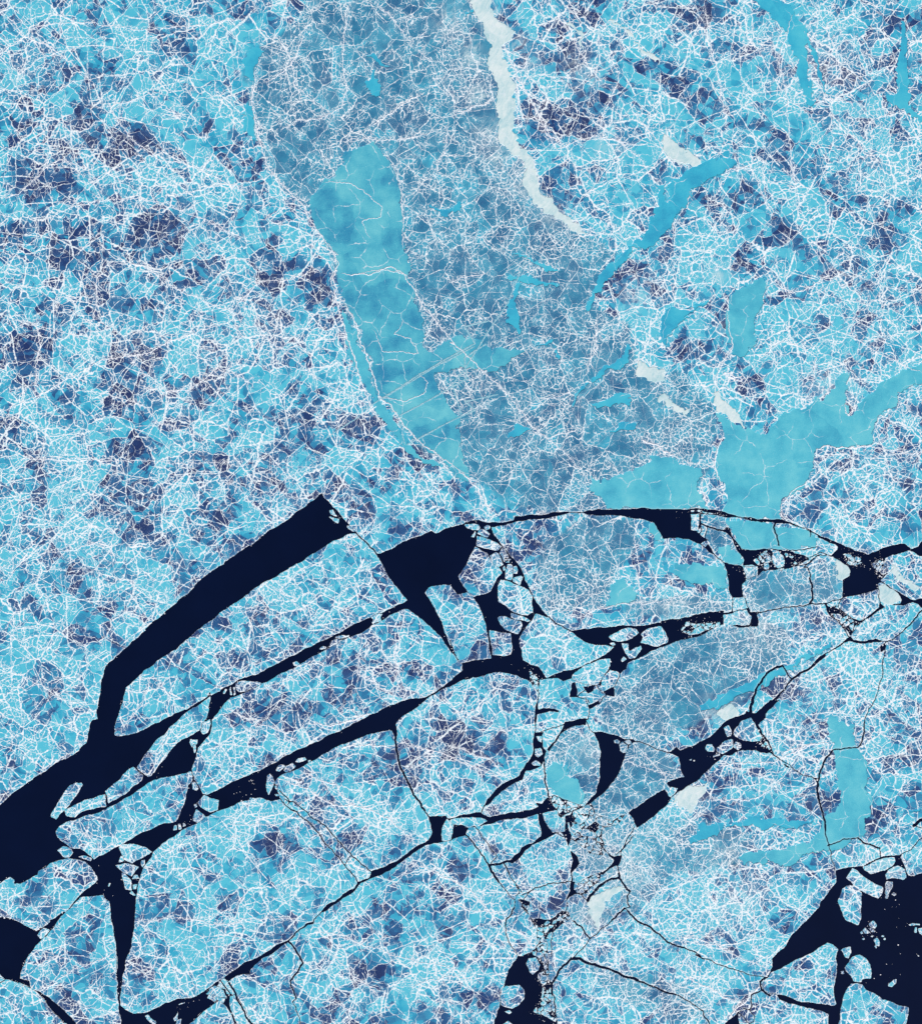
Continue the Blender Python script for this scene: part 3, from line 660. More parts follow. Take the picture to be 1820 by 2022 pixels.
# ice that froze or formed apart: kind | label | polygon (w: prefix = polyline of that width)
REGIONS = """
smooth | long band of smooth cyan young ice between white ridges, left of the grey blue tongue | N 880,1100 1060,1030 1130,1100 1210,1190 1250,1300 1270,1440 1290,1600 1300,1820 R 755,80 760,170 790,210 780,260 810,300 820,400 820,450 850,480 940,410 S 0,415 100,425 200,460 310,470 260,500 190,550 120,550 60,535 0,540 -60,560 -30,640 -10,680 50,735 30,790 40,870 60,940 75,990 60,1015 40,1000 R 900,920 800,850 740,790 700,730 620,640 620,560 600,500 560,420 540,350 480,230 470,150 460,60 400,0 N 740,1750 640,1620 620,1440 700,1330 850,1200
lead | diagonal refrozen lead of bright cyan running from upper right to the grey blue tongue | O 1036,675 970,705 930,735 905,760 915,790 912,850 885,840 885,770 865,765 860,800 845,870 830,920 825,945 790,980 760,1000 735,1036 S 690,80 650,110 620,160 600,215 585,240 555,300 570,310 605,240 620,230 650,180 690,140 720,100 760,60 752,35 800,50 840,20 O 905,940 960,870 1000,800 1036,760 P 80,820 90,775 150,740 200,720 240,700 280,680 260,655 225,650 190,665 160,655 120,670 60,695
lead | wide refrozen cyan lead coming down from the top border at the right | P 340,-10 440,-10 480,30 520,70 550,110 550,180 555,240 560,330 580,380 598,410 575,430 550,400 530,360 520,300 510,240 490,180 470,130 430,70 390,40
lead | thin cyan lead curving beside the wide top border lead | P 548,110 565,120 575,180 600,260 630,340 655,385 645,395 615,330 580,250 560,190
lead | upright cyan lead near the right border at the top | P 955,80 972,90 975,150 965,230 968,320 978,440 1036,490 1036,510 970,460 900,430 890,400 930,390 930,300 940,200
young | broad lake of smooth refrozen cyan ice above the arc shaped black lead | T 190,725 250,770 300,785 360,805 400,800 440,740 500,720 560,700 580,665 640,670 660,640 690,560 740,550 720,600 715,680 725,738 750,715 770,680 830,640 860,600 920,570 960,555 1036,530 1080,520 1080,600 980,610 930,640 920,700 850,745 835,800 835,850 780,865 650,862 600,880 585,920 590,970 560,1010 D 960,70 900,120 830,170 795,220 790,290 800,330 650,330 450,300 360,270 385,190 380,130 345,30 T 190,1000 170,950 185,870 215,820 200,770
young | pale smooth ice wedge between the grey tongue and the black arc lead | S 580,985 640,1010 700,990 760,960 800,935 860,905 920,905 945,935 1036,950 D 195,60 220,180 255,240 240,250 0,255 C 1700,252 1300,252 1150,256 1100,180 1030,80
lead | hooked cyan lead just right of the tongue | S 1036,283 960,293 890,300 870,330 870,390 885,440 895,465 900,420 950,350 1036,310 T 40,340 80,300 150,275 150,255 90,275 60,278
young | cyan refrozen basin left of the white pack on the right | T 235,240 300,195 375,170 385,200 365,300 340,340 345,440 280,490 250,480 215,350 210,300 230,300
lead | slanting cyan gash inside the lower grey tongue | S 740,430 735,480 715,545 660,550 600,590 555,608 520,640 500,700 530,650 590,570 640,530 700,500
lead | flat cyan gash below the slanting one in the lower tongue | S 740,640 738,700 690,690 620,705 560,690 650,660 720,650
lead | cyan pocket near the lower end of the tongue | S 705,760 770,755 760,790 700,810 650,805 700,785
lead | short cyan wedge at the lower left of the tongue | S 270,775 340,790 300,820 240,840 260,800
lead | narrow forked cyan crack filled with young ice in the mid tongue | S 290,180 278,250 262,270 280,330 287,400 260,370 230,310 235,265 265,250 278,195
lead | w8 thin cyan thread across the tongue | S 220,160 330,160 400,180 480,210 580,230 610,240
lead | w5 thin cyan thread higher on the tongue | S 205,50 300,90 400,130 520,145
lead | w7 thin upright cyan thread in the lower tongue | S 438,430 436,575
lead | w7 cyan seam under the smooth band | S 310,460 400,440 470,410 510,385
lead | w6 slanting cyan thread below the smooth band | S 262,515 290,570 315,620
lead | crescent of bright cyan ice at the upper left edge of the tongue | N 135,430 220,350 285,370 240,430 215,510 200,600 150,560
lead | tapering cyan sliver under the crescent at the tongue's left edge | N 160,740 200,780 215,950 240,1020 180,980 150,860
lead | splash of bright cyan in the upper tongue | N 1060,500 1100,560 1150,640 1130,685 1070,680 1030,600
lead | pale cyan flake in the upper tongue above the splash | N 1020,400 1100,410 1190,480 1150,475 1060,430
lead | w18 cyan stripe entering the white shore band at the top border | N 1700,125 1820,60 O 100,30 160,14
lead | w14 upright cyan thread in the upper tongue | N 1692,500 1665,640 1660,800
lead | curved cyan flake in the middle of the tongue | N 1460,1480 1560,1510 1620,1530 1700,1460 1740,1470 1700,1530 1620,1565 1550,1540
young | blue green young ice strip left of the smooth band | R 480,290 510,330 540,400 570,460 610,560 620,620 640,690 700,760 720,810 760,860 830,920 880,945 850,950 800,920 740,870 690,810 660,780 620,720 580,620 545,560 510,500 500,420
young | upright band of smooth refrozen cyan ice crossed by a black crack | H 1135,85 1200,130 1230,165 1330,180 1340,250 1360,340 1395,420 1410,500 1400,560 1420,640 1455,710 1450,800 1410,860 1390,900 1400,950 1350,1000 1300,1050 1200,1100 1150,1105 1100,1085 1000,1090 960,1140 880,1180 800,1195 700,1180 600,1185 500,1180 490,1140 560,1125 700,1105 850,1085 920,1040 1000,1020 1060,970 1090,900 1120,840 1180,800 1225,760 1230,680 1210,600 1190,500 1175,400 1170,300 1150,200
lead | diagonal cyan refrozen lead cut by a curved crack | D 195,1665 300,1630 450,1560 600,1500 700,1440 800,1400 950,1320 1050,1250 1150,1200 1140,1240 1000,1330 900,1390 820,1450 700,1540 560,1590 400,1650 260,1705 220,1700
lead | sail shaped cyan patch | H 210,900 300,890 400,905 350,950 250,1000 135,1045 170,980
lead | w10 cyan seam leading right from the sail shaped patch | H 400,905 520,910 700,930 900,920 1000,890 1080,840
lead | w14 cyan seam at the far right | D 1560,1290 1540,1500 1530,1820
lead | w10 long cyan thread near the right border | H 1460,960 1600,900 1700,830 1820,810
young | smooth cyan lower left half of the round floe | G 700,600 690,510 740,440 860,500 880,550 930,600 990,730 960,770 860,730 760,680 710,640
young | cyan window in the circular floe | C 1160,800 1220,750 1350,860 1360,920 1200,940 1120,960
young | smooth cyan field on the right side of the circular floe | C 1620,640 1700,625 D 60,620 240,660 380,650 402,760 402,825 250,790 190,800 100,760 0,735
young | smooth pale cyan plate | D 390,320 560,325 740,350 760,370 980,405 1060,450 1050,520 850,540 790,545 660,547 480,538 440,400 400,370
young | smooth cyan end of a plate | D 350,520 430,530 480,550 500,580 520,630 510,656 450,650 370,625 330,570
young | smooth cyan wing of the pale field | C 1430,345 1490,350 1550,470 1500,470 1440,430
snow | long curved shore of smooth white snow along the right edge of the tongue | O 90,-10 160,-10 165,40 200,90 270,130 230,180 215,200 215,240 245,300 265,350 262,400 270,450 265,540 280,580 320,620 345,670 360,720 375,780 420,830 450,880 500,910 570,975 560,985 480,930 400,880 350,830 320,790 300,740 310,680 250,620 205,590 200,540 205,500 200,450 195,380 175,320 160,250 160,190 140,130 115,80 95,40 80,10
snow | white snow fan pointing at the diagonal refrozen lead | O 890,550 940,590 990,630 1030,670 1000,690 940,680 900,640 880,600
snow | upper of two grey white snow tongues right of the grey tongue | S 765,505 830,540 885,555 885,600 850,600 790,580 765,550
snow | lower of two grey white snow tongues right of the grey tongue | S 840,650 890,640 930,690 990,700 980,730 920,720 880,680
snow | white snow spit at the corner of the refrozen lake | T 180,650 200,640 240,700 300,780 250,760 190,720 175,690
snow | curving pale snow streak in the pack near the top | O 480,95 510,88 550,150 555,200 540,180 520,130
snow | thin pale snow streak right of the curving one | O 650,85 700,95 760,130 800,200 850,230 855,270 800,230 770,160 720,120
snow | grey white snow patch | H 20,690 60,640 150,615 270,590 250,660 200,740 150,830 60,780 10,740
snow | feathered white snow patch | G 1000,1480 1080,1400 1200,1360 1290,1370 1230,1400 1130,1450 1100,1550 1080,1680 1050,1600 1010,1540
snow | pale rounded snow patch | H 320,90 350,40 430,20 500,80 480,120 400,150 350,120
snow | broken white slab of snow | D 1580,690 1600,640 1660,730 1740,770 1800,830 1760,860 1680,780
snow | snow whitened corner plate | D 1497,795 1560,790 1620,840 1668,905 1640,932 1550,945 1517,920
snow | snow whitened wing | D 1190,610 1230,635 1280,668 1294,700 1285,735 1240,760 1205,750 1195,690
"""

# soft ground tone: field | strength | radius blur | polygon or blob
# fields: d = dark old cells, t = teal grey tone, w = crowded white ridges, c = clear cyan
BLOBS = """
d 1.0 Z 90 330 85|d 1.0 Z 235 300 60|d 1.0 Z 60 490 80|d .9 Z 200 400 80|d .8 Z 200 510 90|d .7 Z 330 560 80|d .9 Z 460 530 55|d .7 Z 100 650 90|d .65 Z 240 720 90|d .55 Z 350 380 70
d .45 Z 420 770 80|d .45 Z 70 800 80|d .8 Z 880 940 55|d .7 Z 800 930 40|d .9 Z 800 1270 55|d .5 Z 700 1290 70|d 1.0 Z 920 1470 80|d .8 Z 830 1500 50|d .6 Z 880 1700 45|d .65 Z 1120 90 80|d .8 Z 1075 240 45|d .7 Z 1180 180 55
d 1.0 Z 1345 700 42|d .9 Z 1330 760 36|d .7 Z 1050 1050 60|d .45 Z 240 1240 55|d .5 Z 620 1010 60|d .5 Z 420 980 60|d .55 Z 540 940 50|d .4 Z 330 1000 50|d .7 Z 930 1130 30|d .7 Z 980 1860 60|d .5 Z 1500 1300 50|d .5 Z 1470 470 40|d .6 Z 1420 830 30|d .5 Z 1430 400 35
d .5 Z 1790 1480 40|d .5 Z 1760 1600 50|d .5 Z 1740 440 50|d .4 Z 1450 1450 60|d .4 Z 1560 1830 60|d .35 Z 700 1960 60|d .4 Z 640 700 50|d .55 Z 520 470 60|d .4 Z 280 640 80|d .45 Z 560 400 40|d .5 Z 480 600 60|d .5 Z 1720 130 40|d .7 Z 1000 1080 40
c .9 Z 230 60 160|c .8 Z 420 150 120|c .5 Z 60 60 80|c .7 Z 640 900 70|c .5 Z 540 800 60|c .7 Z 1500 250 120|c .8 Z 1420 150 90|c .8 Z 1550 480 90|c .7 Z 1600 640 90|c .5 Z 1150 400 80|c .9 Z 330 1390 90|c .8 Z 160 1380 80|c .7 Z 430 1700 130|c .7 Z 150 1850 90|c .6 Z 1080 1270 60|c .5 Z 350 1900 80
c .8 Z 1560 1900 60|c .7 Z 1500 1540 70|c .5 Z 1400 1640 60|c .5 Z 1080 410 60|c .5 Z 1260 330 70|c .6 Z 1750 300 60|c .5 Z 250 1130 80|c .6 Z 530 1060 50|c .6 Z 490 330 60|c .4 Z 600 1720 80|c .5 Z 900 1640 60|c .6 Z 1660 1900 60|c .6 Z 900 1850 60
w .9 Z 1650 120 70|w .8 Z 1700 250 60|w .9 Z 1730 330 60|w .5 Z 1500 80 50|w .6 Z 60 130 60|w .4 Z 280 340 60|w .5 Z 130 280 60|w .7 Z 1640 770 70|w .9 Z 1730 920 60|w .7 Z 1760 780 60|w .5 Z 1400 900 30|w .6 Z 1300 890 60|w .6 Z 560 960 60
w .6 Z 1260 1720 60|w .8 Z 1220 1680 50|w .8 Z 1150 1830 60|w .6 Z 1300 1830 70|w .8 Z 1420 1780 70|w .6 Z 1060 1750 50|w .9 Z 1740 1720 50|w .6 Z 1600 1240 60|w .6 Z 1690 1280 70|w .7 Z 1450 1220 50|w .7 Z 1090 1230 50|w .5 Z 500 1150 60|w .5 Z 300 1180 50|w .6 Z 740 1640 40|w .5 Z 1250 1400 40
w .7 Z 1560 1440 40|w .6 Z 1650 1450 40|w .6 Z 1760 1350 60|w .7 Z 1190 1490 30|w .5 Z 430 700 60|w .4 Z 240 660 40|w .6 Z 1080 1120 30|w .6 Z 1600 1120 40|w .7 Z 1720 1210 50|w .5 Z 380 460 50|w .5 Z 100 900 60|w .6 Z 1000 1560 40|w .7 Z 1100 1700 50|w .7 Z 1350 1950 60|w .7 Z 520 640 60
s .6 Z 885 40 26|s .7 Z 925 110 26|s .7 Z 945 190 24|s .7 Z 965 260 26|s .6 Z 985 310 24|s .5 Z 1030 370 24|s .4 Z 1090 430 24|s .8 Z 965 30 20|s .5 Z 1020 90 22|s .5 Z 1050 130 20|w .8 Z 900 60 30|w .8 Z 930 180 30|w .9 Z 960 280 32|w .8 Z 1010 340 30|w .8 Z 1070 410 30|w .7 Z 1130 450 30
s .5 Z 1500 1240 45|s .5 Z 1420 1400 35|s .6 Z 1360 1570 30|s .5 Z 1690 1120 30|s .6 Z 1230 1720 45|s .5 Z 1170 1810 40|s .5 Z 1430 1690 35|s .4 Z 1460 1780 40|s .5 Z 1740 1720 40|s .5 Z 1330 1200 30|s .3 Z 1600 130 60|s .4 Z 1160 1480 30|s .4 Z 1640 770 40|s .5 Z 1420 540 20|s .6 Z 1250 590 25|s .4 Z 1440 650 20|s .4 Z 1150 140 40|s .4 Z 1200 290 30
w .6 Z 1340 1640 60|w .7 Z 1500 1700 60|w .6 Z 1600 1350 60|w .6 Z 1700 1420 60|w .5 Z 1130 1650 50|w .6 Z 1210 1900 70|w .5 Z 1700 600 80|w .5 Z 1600 880 50|w .5 Z 1300 550 60|w .5 Z 1180 1450 60|w .4 Z 160 1050 120|w .5 Z 760 700 60|w .5 Z 150 960 60
"""
TEAL = """
1.0 Z 620,-20 600,30 560,55 520,92 490,105 483,140 490,185 495,220 510,270 530,330 560,375 600,405 625,430 640,470 655,510 665,545 680,600 690,650 715,710 745,770 770,810 800,850 850,905 900,930 950,955 985,985 1000,1003 1080,1010 1380,1010 1385,960 1400,900 1415,850 1410,810 1380,770 1350,740 1290,740 1250,720 1240,640 1200,620 1170,600 1180,570 1190,540 1215,500 1150,465 1100,415 1060,360 1030,300 1010,240 1005,190 980,150 985,90 975,40 940,-20
.95 Z 1240,1330 1300,1280 1420,1240 1500,1220 1560,1250 1540,1330 1450,1400 1300,1460 1350,1540 1250,1600 1180,1640 1150,1600 1230,1500 1180,1430 1200,1350
.9 D 520,700 800,700 1000,660 1180,620 1240,780 1240,900 1110,935 650,990 580,1000 520,800
.9 D -350,900 400,850 440,900 430,990 200,1010 0,1050 -350,1040
.8 G 800,230 1000,220 1060,300 1090,400 1085,550 1060,680 1000,740 930,600 860,500 740,440 690,510 700,400
.9 C 640,600 700,500 850,400 950,330 1060,295 1300,310 1350,350 1350,500 1240,700 1150,820 1120,960 900,980 720,1020 640,900 620,750
.7 G 1000,1500 1250,1500 1080,1680 900,1600 850,1500
.8 G 1100,900 1300,850 1340,950 1200,1120 1100,1060
.9 G 900,1000 1100,1060 1180,1150 1100,1260 920,1240 940,1190 860,1050
.6 G 1000,900 1250,860 H 200,850 600,1000 500,1180 100,1250 -300,1600 -500,1200
.6 N 600,0 900,0 700,250 500,200
.6 L 0,600 100,640 300,800 250,900 0,900 -400,700 -700,500
.7 D 210,290 380,300 400,410 340,400 230,370
.8 D 210,380 300,390 380,420 440,480 480,540 300,570 240,450
"""

# ridges that stand out one by one: width in tile points, polyline
RIDGES = """
6 A -40,1350 0,1370 100,1430 230,1500 350,1560 430,1620 560,1660 690,1720
6 A 0,680 130,650 200,560 420,560 560,540 700,490 840,440
8 M 0,60 100,150 180,260 320,320 450,400 560,500 640,560
6 M 0,390 90,330 180,265 250,200 420,170 560,160 690,160 730,185 830,190 930,205 1180,205 1400,190 1600,165 1820,150
5 M 420,640 560,590 780,555 900,560
7 M 760,700 830,850 1000,1050 1140,1150 1400,1210 1500,1260 1820,1390
6 M 600,1100 640,1230 700,1300 760,1400
6 M 700,780 900,750 1080,680 1220,790 1350,870
6 M 0,1450 150,1400 300,1260 450,1160 620,1230
6 M 300,1600 560,1500 800,1450 1000,1440 1180,1480 1400,1560 1600,1660 1820,1760
6 M 1180,1420 1400,1400 1640,1340 1820,1400
4 Q 0,730 100,680 250,600 400,520 520,490 600,480 720,425 850,380 1000,340
4 Q 155,320 165,440 150,540 150,660
4 Q 460,95 400,180 395,300 370,400
4 Q 460,100 600,120 750,220 900,290 1036,330
3 Q 0,910 200,915 400,920 700,935 1030,935
4 Q 430,640 600,700 650,760 750,800 900,830
4 Q 560,600 660,640 790,630 900,540 1036,600
3 Q 370,400 520,480 700,640 800,610
3 Q 0,340 150,360 300,400 440,460
5 R 400,0 440,40 470,110 445,170 462,270 495,370 545,540 600,700 660,790
5 R 470,250 530,330 560,440 600,540 620,600 640,660 700,720 740,780 800,840 900,920 1000,980
4 R 560,150 650,130 740,150 860,330 950,440 S 0,435 130,550 250,660 400,830 500,920 600,1036
4 R 480,150 590,155 690,120 760,170
4 R 0,340 130,190 240,180 400,130
3 R 0,300 120,380 250,470 400,600 600,710
3 R 610,380 650,470 800,480 770,420 700,400 740,340
3 R 640,660 740,680 830,640 840,600 800,560
3 S 0,185 80,160 160,145
4 S 400,840 530,790
8 S 790,830 860,860 930,905
4 S 610,360 605,460 560,570
3 S 300,710 500,640 560,600
5 T 600,880 640,862 780,870 835,860
6 T 215,820 190,870 178,930 190,1000
5 T 215,570 290,590 T 215,560 240,600
4 T 230,300 240,400 250,460 190,560 180,640
4 T 715,690 725,735 765,690
8 F 0,50 140,120 260,180 400,220 560,320
11 F 380,570 600,640 780,760 950,770 1200,870 1300,960 1400,1050
10 F 560,530 700,590 800,610 850,700 950,770
10 F 810,355 1000,330 1240,340
10 F 620,175 800,180 930,150 1060,100
8 F 1250,290 1400,340 1560,380 1820,490 G 410,560
9 F 1280,1150 1500,1240 1700,1340 G 180,1420 300,1560
6 F 0,900 200,910 420,890 480,850
6 F 400,950 420,1300 650,1600
6 E 480,900 560,940 700,1010 720,1110
7 E 1000,1610 1200,1590 1600,1630 1820,1620
6 E 1110,1180 1400,1000 1820,990
5 E 1100,700 1200,600 1340,640
6 E 900,200 1050,0 A 1100,1500
7 I 260,665 350,640 450,570 600,490 700,450 850,370
6 I 230,405 480,430 640,500
7 I 910,510 1100,570 1300,670 1400,715
5 I 955,360 1000,470 1110,560
7 I 40,130 90,40 110,0
5 I 430,750 680,790 850,860
7 J 650,230 900,290 1100,350 1240,420 1560,480 1820,560
7 J 700,380 800,420 1000,610 1150,740
6 J 0,180 300,140 600,150
7 J 1340,650 1480,590 1640,560 1820,600
7 J 700,740 800,740 1000,850
10 C 60,-40 110,10 190,80 240,180 330,280
9 D 212,40 240,180 280,250
6 D 320,-20 350,60 372,120 370,210
6 D 800,300 795,220 870,120 990,60
6 C 740,1040 950,1030 1100,970 1380,930 1820,850
6 C 850,410 900,355 990,290
6 C 1350,350 1350,520 1380,900 1390,1080
5 C 740,700 760,950 800,1000 1000,960
6 G 0,80 150,110 300,200 420,230
8 G 0,330 120,370 300,440 410,560
6 G 230,480 220,380 320,250
6 K 0,330 200,325 420,330 590,352
10 K 450,200 540,270 600,340
7 K 0,20 200,90 420,110
9 H 300,470 500,455 780,440 1000,330 1150,300
6 H 410,490 620,540 760,600
9 H 790,400 860,360 1060,315
8 H 280,720 560,730 780,640
8 L 0,270 250,310 480,420 700,520
10 L 130,380 90,440 60,500 100,560 280,650 500,770
7 L 600,20 590,330 650,470
12 L 400,880 500,775 620,650 720,520
6 L 720,600 900,590 1130,595
6 L 1380,900 1480,800 1560,700
5 L 1290,470 1370,500 1440,540
6 L 700,720 760,880
7 N 600,170 560,290 500,430 430,520 290,600
6 N 1080,0 1200,110 1300,250 1390,330
5 N 1390,330 1460,230 1480,120 1240,140
6 N 1390,330 1500,440 1540,620 1650,700
7 N 420,940 520,880 700,860 840,790 880,630 860,500 860,380 880,180 910,0
8 N 1030,930 1140,870 1290,760 1440,680
6 N 860,1030 1040,1010 1300,1010 1580,960
9 N 250,450 210,540 200,700 210,830 240,990 270,1100 300,1200 400,1330 560,1480 620,1600 720,1740 780,1820
6 N 1200,1190 1265,1300 1285,1440 1298,1600 1300,1820
5 N 720,1330 870,1330 1000,1380 1140,1500 1130,1580 1000,1610 1060,1740
5 N 1530,1240 1600,1100 1620,900
6 N 280,180 400,300 480,440 500,620 700,780
4 O 10,480 160,430 170,400
5 O 215,180 280,330 400,560 500,620
4 O 285,340 285,550
4 O 340,660 365,770
4 O 365,450 440,620 600,560 760,600
4 O 600,150 700,300 620,520 780,650 860,770
4 O 750,460 860,580 890,640 1000,700
4 O 400,0 480,110 560,250 640,360
4 P 130,0 160,180 200,400 230,560
4 P 500,60 440,260 480,420 500,700 530,860
4 P 600,400 740,420 750,560 800,640 900,640
4 P 170,830 240,700 330,700 420,900
4 P 780,40 640,100 700,300 620,420
4 T 400,180 500,230 620,180 700,60
4 T 370,500 470,420 600,500 560,680
4 T 690,300 760,420 900,500 1036,560
4 T 760,870 900,880 1036,900
5 D 850,130 1000,200 1180,170 1400,180 1500,400
5 D 1000,400 1180,440 1340,300 1330,180
5 D 1130,200 1200,600 D 1130,470
5 G 1320,950 1500,1000 1640,1200 1650,1500
5 G 1350,1200 1500,1330 1700,1420
5 G 1090,400 1500,520 1640,560
6 G 1340,310 1480,470 1600,600
6 G 700,1000 680,1300 700,1700
6 G 480,1270 560,1390 700,1400
5 B 0,1030 200,990 440,1060 620,1130
5 B 760,600 860,820 1040,810 1050,640
5 B 300,780 520,940 700,1060
6 B 240,1560 520,1480 700,1330
6 B 1000,1160 960,1440 1200,1600
6 B 1230,1200 1250,1500 1320,1630
5 B 0,0 250,260 380,330
5 B 800,0 1000,200 1120,430
5 B 1430,100 1440,250 1420,420
"""

# floes cut out of the pack by leads: a point on each, and its look
SEEDS = """
Q 500,500 | ice_sheet | vast unbroken pack ice sheet filling the whole upper half above the black leads
B 900,800 | ice_floe | huge slab of cracked blue ice between the broad upper lead and the narrow lead
B 1000,1400 | ice_floe | long cracked blue floe between the narrow lead and the wide diagonal lead
F 900,900 | ice_floe | wedge of white ridged ice south of the wide diagonal lead, hairline cracks at left
F 300,1200 | ice_floe | bright cyan floe right of the vertical black lead, largest in the lower left
F 1000,1220 | ice_floe | small block closing the lower end of the strip between two hairline cracks
F 1200,1600 | ice_floe | broad blue floe at the bottom border left of the bottom centre bay
J 300,600 | ice_floe | smaller blue floe at the bottom border left of a zigzag crack
G 200,400 | ice_floe | rounded floe with dark blue patches in the centre, north of the thin forked lead
G 450,700 | ice_floe | triangle of ice between the thin curving lead and the round half smooth floe
G 450,950 | ice_floe | blocky blue floe below the forked lead, beside the dark square opening
G 750,900 | ice_floe | small whitish triangular floe at the crossing of leads in the centre
G 900,600 | ice_floe | round floe half smooth cyan beside the dark crescent of water
G 1400,650 | ice_floe | teal grey floe with fine white veins right of the dark crescent
C 1000,700 | ice_floe | great circular blue floe with zigzag white ridges under the long arc lead
C 700,1250 | ice_floe | pale cyan floe southwest of the great circular floe, left of the black lens
C 760,1650 | ice_floe | squarish pale floe just north of the round half smooth floe
C 1600,1500 | ice_floe | long teal grey floe with fine veins crossing from the centre to the right
D 600,430 | ice_floe | smooth pale cyan plate with a curved crack along the long arc lead
D 350,470 | ice_floe | slanting plate with smooth cyan lower end right of the open basin
D 750,850 | ice_floe | grey blue floe with fine net of white veins below the cyan oval
D 1120,750 | ice_floe | mottled floe with a smooth white right wing beside the far right basin
D 1380,940 | ice_floe | blue floe below the far right basin, veined in white
D 1680,650 | ice_floe | big rounded floe at the right border with a broken white snow slab
D 750,1500 | ice_floe | almond shaped floe inside the curved crack on the right
D 1300,1400 | ice_floe | wide veined floe on the right between the diagonal lead and a hairline crack
H 1250,600 | ice_floe | veined pack along the right border, crossed by a smooth upright cyan band
H 600,800 | ice_floe | giant white and cyan floe in the lower right facing the open sea
G 1000,1150 | ice_floe | whitish veined floe in the lower centre, notched around the small rubble heap
K 1200,350 | ice_floe | long band of white ice between two thin parallel cracks in the lower right
K 1200,700 | ice_floe | large white veined floe at the bottom border under the thick curving crack
L 700,800 | ice_floe | floe at the bottom border under the triangular cracked floe
H 1790,1150 | ice_floe | white crusted ice shore at the right border above the open sea
"""

# where loose pieces lie, for their labels
PLACES = """
Z 1185,1610 | the white rubble heap in the centre
Z 1115,1590 | the rubble under the round half smooth floe
Z 1010,1115 | the rubble right of the dark diamond floe
Z 1375,1240 | the heap of flat shards right of the black lens
Z 1505,1100 | the rubble left of the smooth oval floe
Z 1575,1100 | the rubble right of the smooth oval floe
Z 1690,1105 | the left side of the far right basin
Z 1740,1120 | the right side of the far right basin
Z 1075,1930 | the rubble column beside the bottom centre bay
Z 1660,1230 | the slanting crush under the far right basin
Z 1500,1470 | the white crush right of the peaked cracked floe
Z 1090,1820 | the rubble heap above the bottom centre bay
Z 1150,1740 | the stacked rubble in the lower centre
Z 1190,1690 | the crushed seam south of the white rubble heap
Z 1050,1440 | the crushed corner north of the curved lead
Z 1390,1010 | the crushed rim of the long arc lead
Z 660,1020 | the dark corner of the broad upper lead
Z 480,1590 | the left end of the wide diagonal lead
Z 370,1630 | the mouth of the wide diagonal lead
Z 250,1720 | the string of blocks in the vertical lead
Z 430,1980 | the dark bottom bay
Z 80,1840 | the lower left leads
Z 1720,1830 | the scattered cluster in the lower right sea
Z 1660,1720 | the upper shore of the lower right sea
Z 1450,1440 | the right hand basin
Z 1240,1300 | the foot of the V shaped block
Z 250,1920 | the narrow end of the vertical black lead
Z 500,2010 | the thin cracks at the bottom border
Z 450,1370 | the fork of the narrow lead
Z 950,1050 | the chain below the oval grey block
Z 920,1330 | the black wedge beside the boot shaped floe
Z 1160,1370 | the small dark openings in the centre
Z 1510,2030 | the bottom border in the lower right
"""
# count:spread of the loose specks
SPECKS = """
14:5 H 1450,1690
8:7 H 1600,1560
10:12 G 700,700
12:4 F 200,630
8:4 F 120,680
8:3 D 490,690
8:4 B 840,310
10:4 H 300,400
8:4 H 620,320
6:6 E 1180,540
10:5 E 1370,900
10:5 E 1000,1320
8:5 I 1340,760
4:3 E 770,1415
6:12 L 1650,500
5:10 L 1500,660
6:5 C 510,1390
6:6 B 1150,1010
6:5 I 870,690
4:4 D 40,290
"""

STREAKS = """
1.6 R 640,675 800,570 1036,440 S 60,370 165,345
1.8 R 720,740 870,660 1000,585 S 60,500 150,440
1.6 R 750,860 880,790 1036,715 S 60,680 200,650
1.3 R 560,720 700,640 900,520 1036,450
1.4 R 945,620 978,735
1.5 S 0,625 60,545 150,400 240,270 300,120 330,60
1.2 R 380,860 560,740
1.1 R 720,760 745,860
"""
# --------------------------------------------------------------- rasteriser
M = 44                                  # ground modelled beyond the frame, world units
CELL = 0.5                              # one fine cell, world units
GW, GH = int((922 + 2 * M) / CELL), int((1024 + 2 * M) / CELL)
GW -= GW % 4; GH -= GH % 4


def grid(p):                             # source units -> fine cell coordinates
    return (p[0] / 4.0 + M) / CELL, (p[1] / 4.0 + M) / CELL


def rough(poly, amp=0.07, closed=True, seg=1.6):
    """crumble an outline: fractal midpoint displacement"""
    out = []
    n = len(poly)
    for i in range(n if closed else n - 1):
        a = poly[i]; b = poly[(i + 1) % n]
        r = random.Random(int(a[0] * 7 + b[0] * 7) * 31 + int(a[1] * 13 + b[1] * 13))
        def rec(a, b, amp):
            dx, dy = b[0] - a[0], b[1] - a[1]
            L = math.hypot(dx, dy)
            if L < seg: return [a]
            d = r.uniform(-1, 1) * min(amp * L, 1.6 + 0.03 * L)
            m = ((a[0] + b[0]) / 2 - dy / L * d, (a[1] + b[1]) / 2 + dx / L * d)
            return rec(a, m, amp * 1.05) + rec(m, b, amp * 1.05)
        out += rec(a, b, amp)
    if not closed: out.append(poly[-1])
    return out


